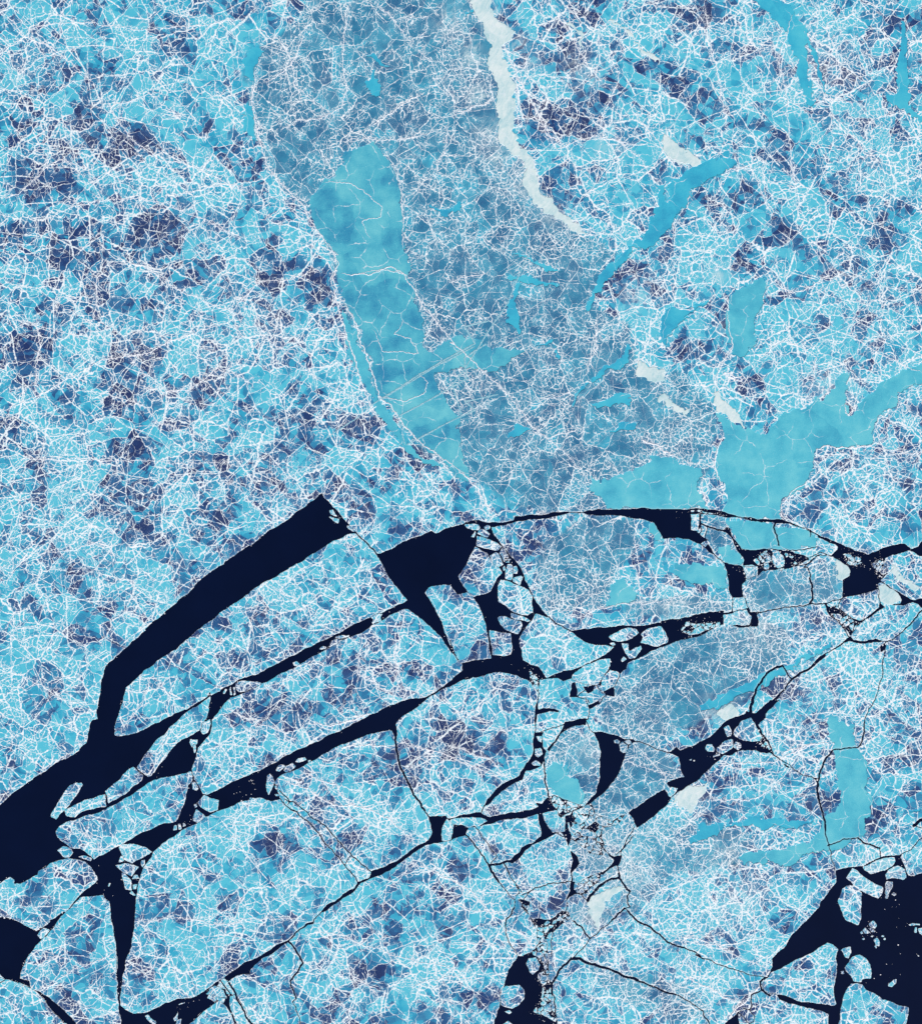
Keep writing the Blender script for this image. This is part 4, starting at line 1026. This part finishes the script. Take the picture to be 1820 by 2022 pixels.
def poly_mask(poly):
    """-> (x0, y0, bool mask) of an outline given in cell coordinates"""
    P = np.array(poly)
    x0 = max(0, int(P[:, 0].min()) - 1); x1 = min(GW, int(P[:, 0].max()) + 2)
    y0 = max(0, int(P[:, 1].min()) - 1); y1 = min(GH, int(P[:, 1].max()) + 2)
    if x1 <= x0 or y1 <= y0: return 0, 0, np.zeros((0, 0), bool)
    par = np.zeros((y1 - y0, x1 - x0 + 1), np.int32)
    for i in range(len(P)):
        ax, ay = P[i]; bx, by = P[(i + 1) % len(P)]
        if ay == by: continue
        lo, hi = (ay, by) if ay < by else (by, ay)
        r0 = max(y0, math.ceil(lo - 0.5)); r1 = min(y1 - 1, math.ceil(hi - 0.5) - 1)
        if r1 < r0: continue
        ys = np.arange(r0, r1 + 1)
        xs = ax + (ys + 0.5 - ay) * (bx - ax) / (by - ay)
        ix = np.clip(np.ceil(xs - 0.5).astype(int), x0, x1) - x0
        np.add.at(par, (ys - y0, ix), 1)
    m = (np.cumsum(par, axis=1)[:, :-1] & 1).astype(bool)
    return x0, y0, m


def stamp_line(arr, poly, w, val, taper=0.0):
    """draw a rough line of width w (cells)"""
    p = rough(poly, 0.10, False, 1.0)
    n = len(p)
    for i, (x, y) in enumerate(p):
        t = i / max(1, n - 1)
        r = max(0.75, w * 0.5 * (0.8 + 0.4 * random.random()))
        xa, xb = max(0, int(x - r)), min(GW - 1, int(x + r) + 1)
        ya, yb = max(0, int(y - r)), min(GH - 1, int(y + r) + 1)
        if xb < xa or yb < ya: continue
        yy, xx = np.mgrid[ya:yb + 1, xa:xb + 1]
        arr[ya:yb + 1, xa:xb + 1][(xx + 0.5 - x) ** 2 + (yy + 0.5 - y) ** 2 <= r * r] = val


def rows(block):
    return [l.strip() for l in block.strip().splitlines() if l.strip()]


def tile_scale(s):
    for w in s.split():
        if w in TILE: return TILE[w][2]


# V: -1 open water, 0 ice sheet and floes cut out by leads, k > 0 floe k of the list
V = np.zeros((GH, GW), np.int16)
for l in rows(WATER):
    x0, y0, m = poly_mask(rough([grid(p) for p in pts(l)]))
    V[y0:y0 + m.shape[0], x0:x0 + m.shape[1]][m] = -1
FL = []
for l in rows(FLOES):
    geo, lab = l.split('|')
    x0, y0, m = poly_mask(rough([grid(p) for p in pts(geo)]))
    FL.append(lab.strip())
    V[y0:y0 + m.shape[0], x0:x0 + m.shape[1]][m] = len(FL)
for l in rows(CRACKS):
    w, rest = l.split(' ', 1)
    stamp_line(V, [grid(p) for p in pts(rest)], float(w) / tile_scale(rest) / 4 / CELL, -1)
# rubble: each patch is broken into blocks
ZONE = np.zeros((GH, GW), np.int8); ZN = ['']
for l in rows(RUBBLE):
    spec, geo = l.split('|')
    size, keep, name = spec.split(); size = float(size) / CELL; keep = float(keep)
    x0, y0, m = poly_mask(rough([grid(p) for p in pts(geo)]))
    ZN.append(name)
    h, w = m.shape
    nx, ny = int(w / size) + 3, int(h / size) + 3
    gx, gy = np.meshgrid(np.arange(nx) - 0.5, np.arange(ny) - 0.5)
    sx = (gx + rng.uniform(-.45, .45, gx.shape)).ravel() * size
    sy = (gy + rng.uniform(-.45, .45, gx.shape)).ravel() * size
    wt = rng.uniform(-.9, 1.2, sx.shape) * size
    yy, xx = np.mgrid[0:h, 0:w]
    wob = np.sin(yy * .55) * .7; wob2 = np.sin(xx * .6 + 1) * .7
    D = np.sqrt((xx[..., None] + wob[..., None] - sx) ** 2 * 0.8 + (yy[..., None] + wob2[..., None] - sy) ** 2) + wt * .5
    part = np.partition(D, 1, axis=2)
    edge = part[..., 1] - part[..., 0] < 0.95
    own = D.argmin(axis=2)
    dropped = rng.uniform(0, 1, sx.shape) > keep
    sub = V[y0:y0 + h, x0:x0 + w]
    sub[m] = 0
    sub[m & (edge | dropped[own])] = -1
    rim = m.copy(); rim[1:-1, 1:-1] &= ~(m[:-2, 1:-1] & m[2:, 1:-1] & m[1:-1, :-2] & m[1:-1, 2:]); sub[rim] = -1
    ZONE[y0:y0 + h, x0:x0 + w][m] = len(ZN) - 1
# a hairline of water wherever two different floes touch
d = (V[:, 1:] != V[:, :-1]) & (V[:, 1:] >= 0) & (V[:, :-1] >= 0); V[:, :-1][d] = -1
d = (V[1:] != V[:-1]) & (V[1:] >= 0) & (V[:-1] >= 0); V[:-1][d] = -1


def components(mask):
    lab = np.full(mask.shape, -1, np.int32)
    parent = []
    def find(a):
        while parent[a] != a:
            parent[a] = parent[parent[a]]; a = parent[a]
        return a
    prev = []
    runs = []
    for y in range(mask.shape[0]):
        r = np.flatnonzero(np.diff(np.concatenate(([0], mask[y].astype(np.int8), [0]))))
        cur = []
        j = 0
        for a, b in zip(r[::2], r[1::2]):
            k = len(parent); parent.append(k)
            while j < len(prev) and prev[j][1] <= a: j += 1
            q = j
            while q < len(prev) and prev[q][0] < b:
                ra, rb = find(k), find(prev[q][2])
                if ra != rb: parent[max(ra, rb)] = min(ra, rb)
                q += 1
            cur.append((a, b, k)); runs.append((y, a, b, k))
        prev = cur
    root = {}
    for y, a, b, k in runs:
        f = find(k)
        lab[y, a:b] = root.setdefault(f, len(root))
    return lab, len(root)


COMP, NC = components(V >= 0)
area = np.bincount(COMP[COMP >= 0], minlength=NC)
ys, xs = np.nonzero(COMP >= 0); cc = COMP[ys, xs]
cx = np.bincount(cc, xs, NC) / area; cy = np.bincount(cc, ys, NC) / area
cx = cx * CELL - M; cy = cy * CELL - M           # render px
# keep only pieces that show in the frame; crumbs go to the brash
inside = np.zeros(NC, bool)
m0 = int(M / CELL)
fr = COMP[m0:GH - m0, m0:GW - m0]
inside[np.unique(fr[fr >= 0])] = True
MINA = 22
seedlab = {}
for l in rows(SEEDS):
    g, n, lab = [t.strip() for t in l.split('|')]
    x, y = grid(pts(g)[0]); c = COMP[int(y), int(x)]
    if c >= 0: seedlab[c] = (n, lab)
fl_best = {}
first = np.full(NC, -1); order = np.argsort(cc, kind='stable'); st = np.searchsorted(cc[order], np.arange(NC))
fy, fx = ys[order[st]], xs[order[st]]
for c in range(NC):
    v = V[fy[c], fx[c]]
    if v > 0 and (v not in fl_best or area[c] > area[fl_best[v]]): fl_best[v] = c
flof = {c: v for v, c in fl_best.items() if area[c] >= 10}
places = []
for l in rows(PLACES):
    g, ph = [t.strip() for t in l.split('|')]
    p = pts(g)[0]; places.append((p[0] / 4, p[1] / 4, ph))
loose = {}
INFO = {}
small = []
for c in range(NC):
    if not inside[c]: continue
    if c in seedlab: INFO[c] = seedlab[c]
    elif c in flof: INFO[c] = ('ice_floe' if area[c] > 700 else 'ice_block', FL[flof[c] - 1])
    elif area[c] >= MINA:
        k = min(range(len(places)), key=lambda i: (places[i][0] - cx[c]) ** 2 + (places[i][1] - cy[c]) ** 2)
        loose.setdefault(k, []).append(c)
    else: small.append(c)
ORD = ['largest', 'second largest', 'third largest', 'fourth largest', 'fifth largest', 'sixth largest', 'seventh largest', 'eighth largest']
GROUP = {}
for k, lst in loose.items():
    lst.sort(key=lambda c: -area[c])
    for i, c in enumerate(lst):
        if i < len(ORD):
            INFO[c] = ('ice_fragment', '%s ice fragment in %s' % (ORD[i], places[k][2]))
        else:
            INFO[c] = ('ice_fragment', 'small angular ice fragment in %s' % places[k][2])
        GROUP[c] = 'broken ice fragments in %s' % places[k][2]
keep = np.zeros(NC, bool); keep[list(INFO)] = True
SMALLC = np.zeros(NC, bool); SMALLC[small] = True

# ---------------------------------------------------- regions and soft fields
REG = np.zeros((GH, GW), np.int16); RI = [('pack', '')]
for l in rows(REGIONS):
    kind, lab, geo = [t.strip() for t in l.split('|')]
    RI.append((kind, lab))
    if geo.startswith('w'):
        w, geo = geo.split(' ', 1)
        stamp_line(REG, [grid(p) for p in pts(geo)], float(w[1:]) / tile_scale(geo) / 4 / CELL, len(RI) - 1)
    else:
        x0, y0, m = poly_mask(rough([grid(p) for p in pts(geo)], 0.13))
        REG[y0:y0 + m.shape[0], x0:x0 + m.shape[1]][m] = len(RI) - 1
# shores of the refrozen ice are eaten into by the pack: warp the raster with noise


def vnoise(sc, seed):
    r = np.random.default_rng(seed)
    gy, gx = int(GH / sc) + 3, int(GW / sc) + 3
    g = r.uniform(-1, 1, (gy, gx))
    y = np.arange(GH) / sc; x = np.arange(GW) / sc
    iy = y.astype(int); ix = x.astype(int)
    fy_ = (y - iy); fx_ = (x - ix)
    fy_ = (fy_ * fy_ * (3 - 2 * fy_))[:, None]; fx_ = (fx_ * fx_ * (3 - 2 * fx_))[None, :]
    a = g[iy][:, ix]; b = g[iy][:, ix + 1]; c_ = g[iy + 1][:, ix]; d_ = g[iy + 1][:, ix + 1]
    return (a * (1 - fx_) + b * fx_) * (1 - fy_) + (c_ * (1 - fx_) + d_ * fx_) * fy_


wx = vnoise(26, 1) * 5 + vnoise(9, 2) * 3.6 + vnoise(4, 3) * 2.0
wy = vnoise(26, 4) * 5 + vnoise(9, 5) * 3.6 + vnoise(4, 6) * 2.0
iy_, ix_ = np.mgrid[0:GH, 0:GW]
WY = np.clip(iy_ + wy, 0, GH - 1).astype(int); WX = np.clip(ix_ + wx, 0, GW - 1).astype(int)
REG = REG[WY, WX]


def blur(a, r, n=3):
    for _ in range(n):
        for ax in (0, 1):
            p = np.pad(a, [(r + 1, r) if i == ax else (0, 0) for i in (0, 1)], mode='edge')
            s = np.cumsum(p, axis=ax, dtype=np.float64)
            if ax == 0: a = (s[2 * r + 1:] - s[:-2 * r - 1]) / (2 * r + 1)
            else: a = (s[:, 2 * r + 1:] - s[:, :-2 * r - 1]) / (2 * r + 1)
    return a


F = {k: np.zeros((GH, GW), np.float32) for k in 'dtwcs'}
big_n = vnoise(60, 11) * .5 + vnoise(24, 12) * .35 + vnoise(10, 13) * .2
for it in BLOBS.replace('\n', '|').split('|'):
    it = it.split()
    if not it: continue
    k, s, _, x, y, r = it
    s = float(s); gx_, gy_ = grid((float(x) / .49376, float(y) / .49376)); r = float(r) / .49376 / 4 / CELL
    ya, yb = max(0, int(gy_ - 2.2 * r)), min(GH, int(gy_ + 2.2 * r)); xa, xb = max(0, int(gx_ - 2.2 * r)), min(GW, int(gx_ + 2.2 * r))
    if ya >= yb or xa >= xb: continue
    yy, xx = np.mgrid[ya:yb, xa:xb]
    q = np.exp(-((xx - gx_) ** 2 + (yy - gy_) ** 2) / (r * r) * 1.1)
    sub = F[k][ya:yb, xa:xb]; np.maximum(sub, s * q, out=sub)
for l in rows(TEAL):
    s, geo = l.split(' ', 1)
    x0, y0, m = poly_mask(rough([grid(p) for p in pts(geo)], 0.13))
    sub = F['t'][y0:y0 + m.shape[0], x0:x0 + m.shape[1]]; sub[m] = np.maximum(sub[m], float(s))
F['t'] = blur(F['t'][WY, WX], 2, 2).astype(np.float32)
near_r = np.zeros((GH, GW), np.float32)
for l in rows(RIDGES):
    w_, geo = l.split(' ', 1)
    stamp_line(near_r, [grid(p) for p in pts(geo)], float(w_) / tile_scale(geo) / 4 / CELL * 2.2, 1.0)
F['w'] = np.maximum(F['w'], np.clip(blur(near_r, 3, 2) * 1.3, 0, .85)).astype(np.float32)
F['w'] *= np.clip(1 + vnoise(8, 21) * .5 + vnoise(16, 22) * .3, 0, 1.6)
F['s'] *= np.clip(.8 + vnoise(14, 23) * .5, 0, 1.2)
water = ((COMP < 0) | ~keep[np.clip(COMP, 0, NC - 1)]).astype(np.float32)
rim = np.clip(blur(water, 1, 2) * 2.2, 0, 1).astype(np.float32)
wide = np.clip(blur(water, 5, 2) * 1.6, 0, 1).astype(np.float32) * 0.5
lone = np.zeros(NC, np.float32)
lone[(area < 2500)] = .2; lone[(area < 600)] = .45

# ------------------------------------------------------------------- geometry
# every separate patch of a region becomes a piece of its own
ok = (COMP >= 0) & keep[np.clip(COMP, 0, NC - 1)]
key = np.where(ok & (REG > 0), REG.astype(np.int64) * 4096 + COMP, -1)
NEW = np.zeros((GH, GW), np.int32)
base_n = len(RI)
for kk in np.unique(key):
    if kk < 0: continue
    mk = key == kk
    ya, yb = np.flatnonzero(mk.any(axis=1))[[0, -1]]; xa, xb = np.flatnonzero(mk.any(axis=0))[[0, -1]]
    lb, nl = components(mk[ya:yb + 1, xa:xb + 1])
    sz = np.bincount(lb[lb >= 0], minlength=nl)
    r_ = int(kk) // 4096
    for j in range(nl):
        if sz[j] < 60: continue
        NEW[ya:yb + 1, xa:xb + 1][lb == j] = len(RI)
        RI.append((RI[r_][0], RI[r_][1] if sz[j] == sz.max() and not any(x[1] == RI[r_][1] for x in RI[base_n:]) else ''))
REG = NEW
K_ = 4096
PID = np.where(ok, COMP.astype(np.int64) * K_ + REG, -1)
TOPZ = {'pack': .50, 'lead': .30, 'young': .32, 'smooth': .34, 'snow': .58}
HT = np.where(PID >= 0, np.array([TOPZ[k] for k, _ in RI])[np.where(PID >= 0, PID % K_, 0)], -1.0)
# grid corners, pulled smooth along every boundary
pad = np.pad(PID, 1, mode='edge')
hb = pad[:-1, 1:-1] != pad[1:, 1:-1]          # (GH+1, GW): horizontal edge differs above/below
vb = pad[1:-1, :-1] != pad[1:-1, 1:]          # (GH, GW+1)
X = np.broadcast_to(np.arange(GW + 1, dtype=np.float32), (GH + 1, GW + 1)).copy()
Y = np.broadcast_to(np.arange(GH + 1, dtype=np.float32)[:, None], (GH + 1, GW + 1)).copy()
isb = np.zeros((GH + 1, GW + 1), bool)
isb[:, :-1] |= hb; isb[:, 1:] |= hb; isb[:-1] |= vb; isb[1:] |= vb
for _ in range(3):
    n = np.zeros_like(X); sx_ = np.zeros_like(X); sy_ = np.zeros_like(Y)
    for A, S in ((X, sx_), (Y, sy_)):
        S[:, :-1] += A[:, 1:] * hb; S[:, 1:] += A[:, :-1] * hb
        S[:-1] += A[1:] * vb; S[1:] += A[:-1] * vb
    n[:, :-1] += hb; n[:, 1:] += hb; n[:-1] += vb; n[1:] += vb
    k = n > 0
    X[k] = .5 * X[k] + .5 * sx_[k] / n[k]; Y[k] = .5 * Y[k] + .5 * sy_[k] / n[k]
VW = GW + 1; NV = VW * (GH + 1)
PXW = (X * CELL - M).ravel(); PYW = -(Y * CELL - M).ravel()
# coarse quads where a 4x4 block and its ring are uniform
B = 4
P4 = PID.reshape(GH // B, B, GW // B, B)
lo = P4.min(axis=(1, 3)); hi = P4.max(axis=(1, 3))
bb = isb[:-1, :-1].reshape(GH // B, B, GW // B, B).any(axis=(1, 3)) | isb[B::B, :-1].reshape(GH // B, GW // B, B).any(axis=2) | isb[:-1, B::B].reshape(GH // B, B, GW // B).any(axis=1) | isb[B::B, B::B]
coarse = (lo == hi) & ~bb
by, bx = np.nonzero(coarse & (lo >= 0))
o = by * B * VW + bx * B
# counter-clockwise seen from above (rows run south)
Q1 = np.stack([o + B * VW, o + B * VW + B, o + B, o], 1); L1 = lo[by, bx]
fine = (PID >= 0) & ~np.kron(coarse, np.ones((B, B), bool))
gy2, gx2 = np.nonzero(fine)
o = gy2 * VW + gx2
Q2 = np.stack([o + VW, o + VW + 1, o + 1, o], 1); L2 = PID[gy2, gx2]
# side walls wherever the neighbour lies lower; vertex id + NV = same corner at the foot
PH = np.pad(HT, 1, constant_values=-1.0)
HP = np.pad(PID, 1, constant_values=-1)
W_, WL = [], []
def wall(sel_y, sel_x, a, b, lab):
    W_.append(np.stack([a, a + NV, b + NV, b], 1)); WL.append(lab)
c0 = PH[1:-1, 1:-1]
for dy, dx in ((-1, 0), (1, 0), (0, -1), (0, 1)):
    nb = PH[1 + dy:PH.shape[0] - 1 + dy, 1 + dx:PH.shape[1] - 1 + dx]
    y_, x_ = np.nonzero((PID >= 0) & (nb < c0 - 0.001))
    tl = y_ * VW + x_; tr = tl + 1; bl = tl + VW; br = bl + 1
    if dy == -1: a, b = tr, tl
    elif dy == 1: a, b = bl, br
    elif dx == -1: a, b = tl, bl
    else: a, b = br, tr
    wall(y_, x_, a, b, PID[y_, x_])
QA = np.concatenate([Q1, Q2] + W_); LA = np.concatenate([L1, L2] + WL)
od = np.argsort(LA, kind='stable'); QA = QA[od]; LA = LA[od]
ids, starts = np.unique(LA, return_index=True); ends = np.append(starts[1:], len(LA))


def sample(a, vid):
    y = np.clip(vid // VW, 0, GH - 1); x = np.clip(vid % VW, 0, GW - 1)
    return a[y, x]


def piece_mesh(name, q, top, origin, mat, comp):
    u, inv = np.unique(q, return_inverse=True)
    base = u % NV
    z = np.where(u >= NV, -0.25, top)
    co = np.stack([PXW[base] - origin[0], PYW[base] - origin[1], z], 1).astype(np.float32)
    me = bpy.data.meshes.new(name)
    me.vertices.add(len(u)); me.vertices.foreach_set('co', co.ravel())
    nq = len(q)
    me.loops.add(nq * 4); me.loops.foreach_set('vertex_index', inv.reshape(-1).astype(np.int32))
    me.polygons.add(nq)
    me.polygons.foreach_set('loop_start', np.arange(0, nq * 4, 4, dtype=np.int32))
    for an, chans in (('tone', ('d', 't', 'c')), ('frost', ('w', 'rim', 's'))):
        at = me.attributes.new(an, 'FLOAT_VECTOR', 'POINT')
        v = np.zeros((len(u), 3), np.float32)
        for i, ch in enumerate(chans):
            src = F[ch] if ch in F else rim
            v[:, i] = sample(src, base)
        if an == 'frost': v[:, 0] = np.maximum(v[:, 0], lone[comp])
        at.data.foreach_set('vector', v.ravel())
    me.update()
    me.materials.append(mat)
    return me


def link(name, me, parent=None):
    o = bpy.data.objects.new(name, me); COL.objects.link(o)
    if parent: o.parent = parent
    return o


LABELLED = {'lead': 'refrozen_lead', 'young': 'young_ice', 'smooth': 'young_ice', 'snow': 'snow_patch'}
TOP = {}
pieces = {}
for i, s, e in zip(ids, starts, ends): pieces.setdefault(int(i) // K_, {})[int(i) % K_] = (s, e)
for c in sorted(pieces, key=lambda c: -area[c]):
    name, lab = INFO[c]
    org = (float(cx[c]), -float(cy[c]))
    regs = pieces[c]
    if 0 in regs:
        s, e = regs[0]
        root = link(name, piece_mesh(name, QA[s:e], TOPZ['pack'], org, MAT['pack'], c))
    else:
        r = max(regs, key=lambda r: regs[r][1] - regs[r][0]); s, e = regs.pop(r)
        root = link(name, piece_mesh(name, QA[s:e], TOPZ[RI[r][0]], org, MAT[RI[r][0]], c))
    root.location = (org[0], org[1], 0)
    root['label'] = lab
    root['category'] = {'ice_sheet': 'ice sheet', 'ice_floe': 'ice floe', 'ice_strip': 'ice floe', 'ice_block': 'ice block', 'ice_fragment': 'ice fragment'}[name]
    if c in GROUP: root['group'] = GROUP[c]
    elif name == 'ice_floe': root['group'] = 'ice floes broken off between the leads'
    elif name == 'ice_block': root['group'] = 'small ice blocks adrift in the open leads'
    TOP[c] = (root, org)
    for r, (s, e) in regs.items():
        if r == 0: continue
        kind, rl = RI[r]
        p = link(LABELLED[kind], piece_mesh(LABELLED[kind], QA[s:e], TOPZ[kind], org, MAT[kind], c), root)
        if len(rl.split()) >= 4: p['label'] = rl

# ------------------------------------------------------------ pressure ridges
def ridge(poly, w, comp):
    """a low crooked wall of crushed ice: crest line with sloping flanks"""
    root, org = TOP[comp]
    n = len(poly); vs, fs = [], []
    for i, (x, y) in enumerate(poly):
        a = poly[max(0, i - 1)]; b = poly[min(n - 1, i + 1)]
        dx, dy = b[0] - a[0], b[1] - a[1]; L = math.hypot(dx, dy) or 1
        nx_, ny_ = -dy / L, dx / L
        t = i / (n - 1); tp = min(1, 6 * t, 6 * (1 - t)) ** .5 if 0 < t < 1 else 0.05
        h = w * .5 * tp
        l_, r_ = h * random.uniform(.35, 1.5), h * random.uniform(.35, 1.5)
        hz = .62 + .45 * w * tp * random.uniform(.3, 1)
        for q, z in ((l_, .45), (0, hz), (-r_, .45)):
            vs.append((x + nx_ * q - org[0], -(y + ny_ * q) - org[1], z))
        if i:
            k = 3 * i
            fs += [(k - 3, k - 2, k + 1, k), (k - 2, k - 1, k + 2, k + 1)]
    me = bpy.data.meshes.new('pressure_ridge'); me.from_pydata(vs, [], fs); me.materials.append(MAT['ridge'])
    me.validate(); me.update()
    return link('pressure_ridge', me, root)


nr = 0
for l in rows(RIDGES):
    w, geo = l.split(' ', 1)
    wpx = float(w) / tile_scale(geo) / 4 * 1.0
    p = rough([grid(q) for q in pts(geo)], 0.16, False, 1.3)
    run = []; cur = -1
    for q in p + [None]:
        c = -1
        if q is not None and 0 <= q[0] < GW and 0 <= q[1] < GH: c = COMP[int(q[1]), int(q[0])]
        if c != cur:
            if cur in TOP and len(run) > 14: ridge(run, wpx, cur); nr += 1
            run = []; cur = c
        if q is not None: run.append((q[0] * CELL - M, q[1] * CELL - M))

# faint straight pale tracks laid as thin strips over the sheet
root, org = TOP[next(c for c in TOP if INFO[c][0] == 'ice_sheet')]
for l in rows(STREAKS):
    w, geo = l.split(' ', 1)
    p = [(q[0] / 4, q[1] / 4) for q in pts(geo)]
    p = rough(p, .012, False, 3)
    vs, fs = [], []
    for i, (x, y) in enumerate(p):
        a = p[max(0, i - 1)]; b = p[min(len(p) - 1, i + 1)]
        dx, dy = b[0] - a[0], b[1] - a[1]; L = math.hypot(dx, dy) or 1
        h = float(w) * .5 * random.uniform(.5, 1.1) * (0.15 if i in (0, len(p) - 1) else 1)
        for q, z in ((h, .53), (0, .56), (-h, .53)): vs.append((x - dy / L * q - org[0], -(y + dx / L * q) - org[1], z))
        if i: k = 3 * i; fs += [(k - 3, k - 2, k + 1, k), (k - 2, k - 1, k + 2, k + 1)]
    me = bpy.data.meshes.new('pale_streak'); me.from_pydata(vs, [], fs); me.update(); me.materials.append(MAT['streak'])
    link('pale_streak', me, root)

# ------------------------------------------------------------------ brash ice
# crumbs too many to count, floating along the torn edges
vs, fs = [], []
def chip(x, y, r, z=.28):
    k = random.choice((3, 4, 4, 5)); a0 = random.uniform(0, 6.28); b0 = len(vs)
    el = random.uniform(.45, 1); ro = random.uniform(0, 3.14)
    ring = []
    for j in range(k):
        a = a0 + 6.283 * (k - j) / k + random.uniform(-.3, .3); q = r * random.uniform(.7, 1.15)
        u, v_ = math.cos(a) * q, math.sin(a) * q * el
        ring.append((x + u * math.cos(ro) - v_ * math.sin(ro), y + u * math.sin(ro) + v_ * math.cos(ro)))
    for px, py in ring: vs.append((px, -py, z))
    for px, py in ring: vs.append((px, -py, -.1))
    fs.append(tuple(range(b0, b0 + k)))
    for j in range(k):
        j2 = (j + 1) % k; fs.append((b0 + j, b0 + k + j, b0 + k + j2, b0 + j2))
for c in small: chip(cx[c], cy[c], max(.35, math.sqrt(area[c]) * CELL * .55))
near = blur(ZONE.astype(bool).astype(np.float32), 8, 2) + 0.10 * blur(1 - water, 6, 1) * (water > 0)
pool = (water > 0) & (near > .02)
wy_, wx_ = np.nonzero(pool[m0:GH - m0, m0:GW - m0])
pr = near[wy_ + m0, wx_ + m0]; pr = pr / pr.sum()
for j in rng.choice(len(wy_), 900, replace=False, p=pr):
    chip(wx_[j] * CELL + random.random(), wy_[j] * CELL + random.random(), abs(random.gauss(0, .22)) + .16)
for l in rows(SPECKS):
    w, geo = l.split(' ', 1)
    n, sp = w.split(':')
    q = pts(geo)[0]
    for _ in range(int(n)): chip(q[0] / 4 + random.gauss(0, float(sp)), q[1] / 4 + random.gauss(0, float(sp)), abs(random.gauss(0, .3)) + .2)
me = bpy.data.meshes.new('brash_ice'); me.from_pydata(vs, [], fs); me.update(); me.materials.append(MAT['ridge'])
o = link('brash_ice', me); o['kind'] = 'stuff'; o['label'] = 'tiny white ice crumbs floating along the torn edges'; o['category'] = 'brash ice'

# ------------------------------------------------------------------------ sea
me = bpy.data.meshes.new('sea_water')
S_ = 9000.0
me.from_pydata([(-S_, -S_, 0), (S_, -S_, 0), (S_, S_, 0), (-S_, S_, 0)], [], [(0, 1, 2, 3)]); me.update()
me.materials.append(MAT['water'])
o = link('sea_water', me); o['kind'] = 'structure'; o['label'] = 'nearly black open sea water in the leads between the ice'
print('pieces', len(pieces), 'ridges', nr, 'faces', len(QA))
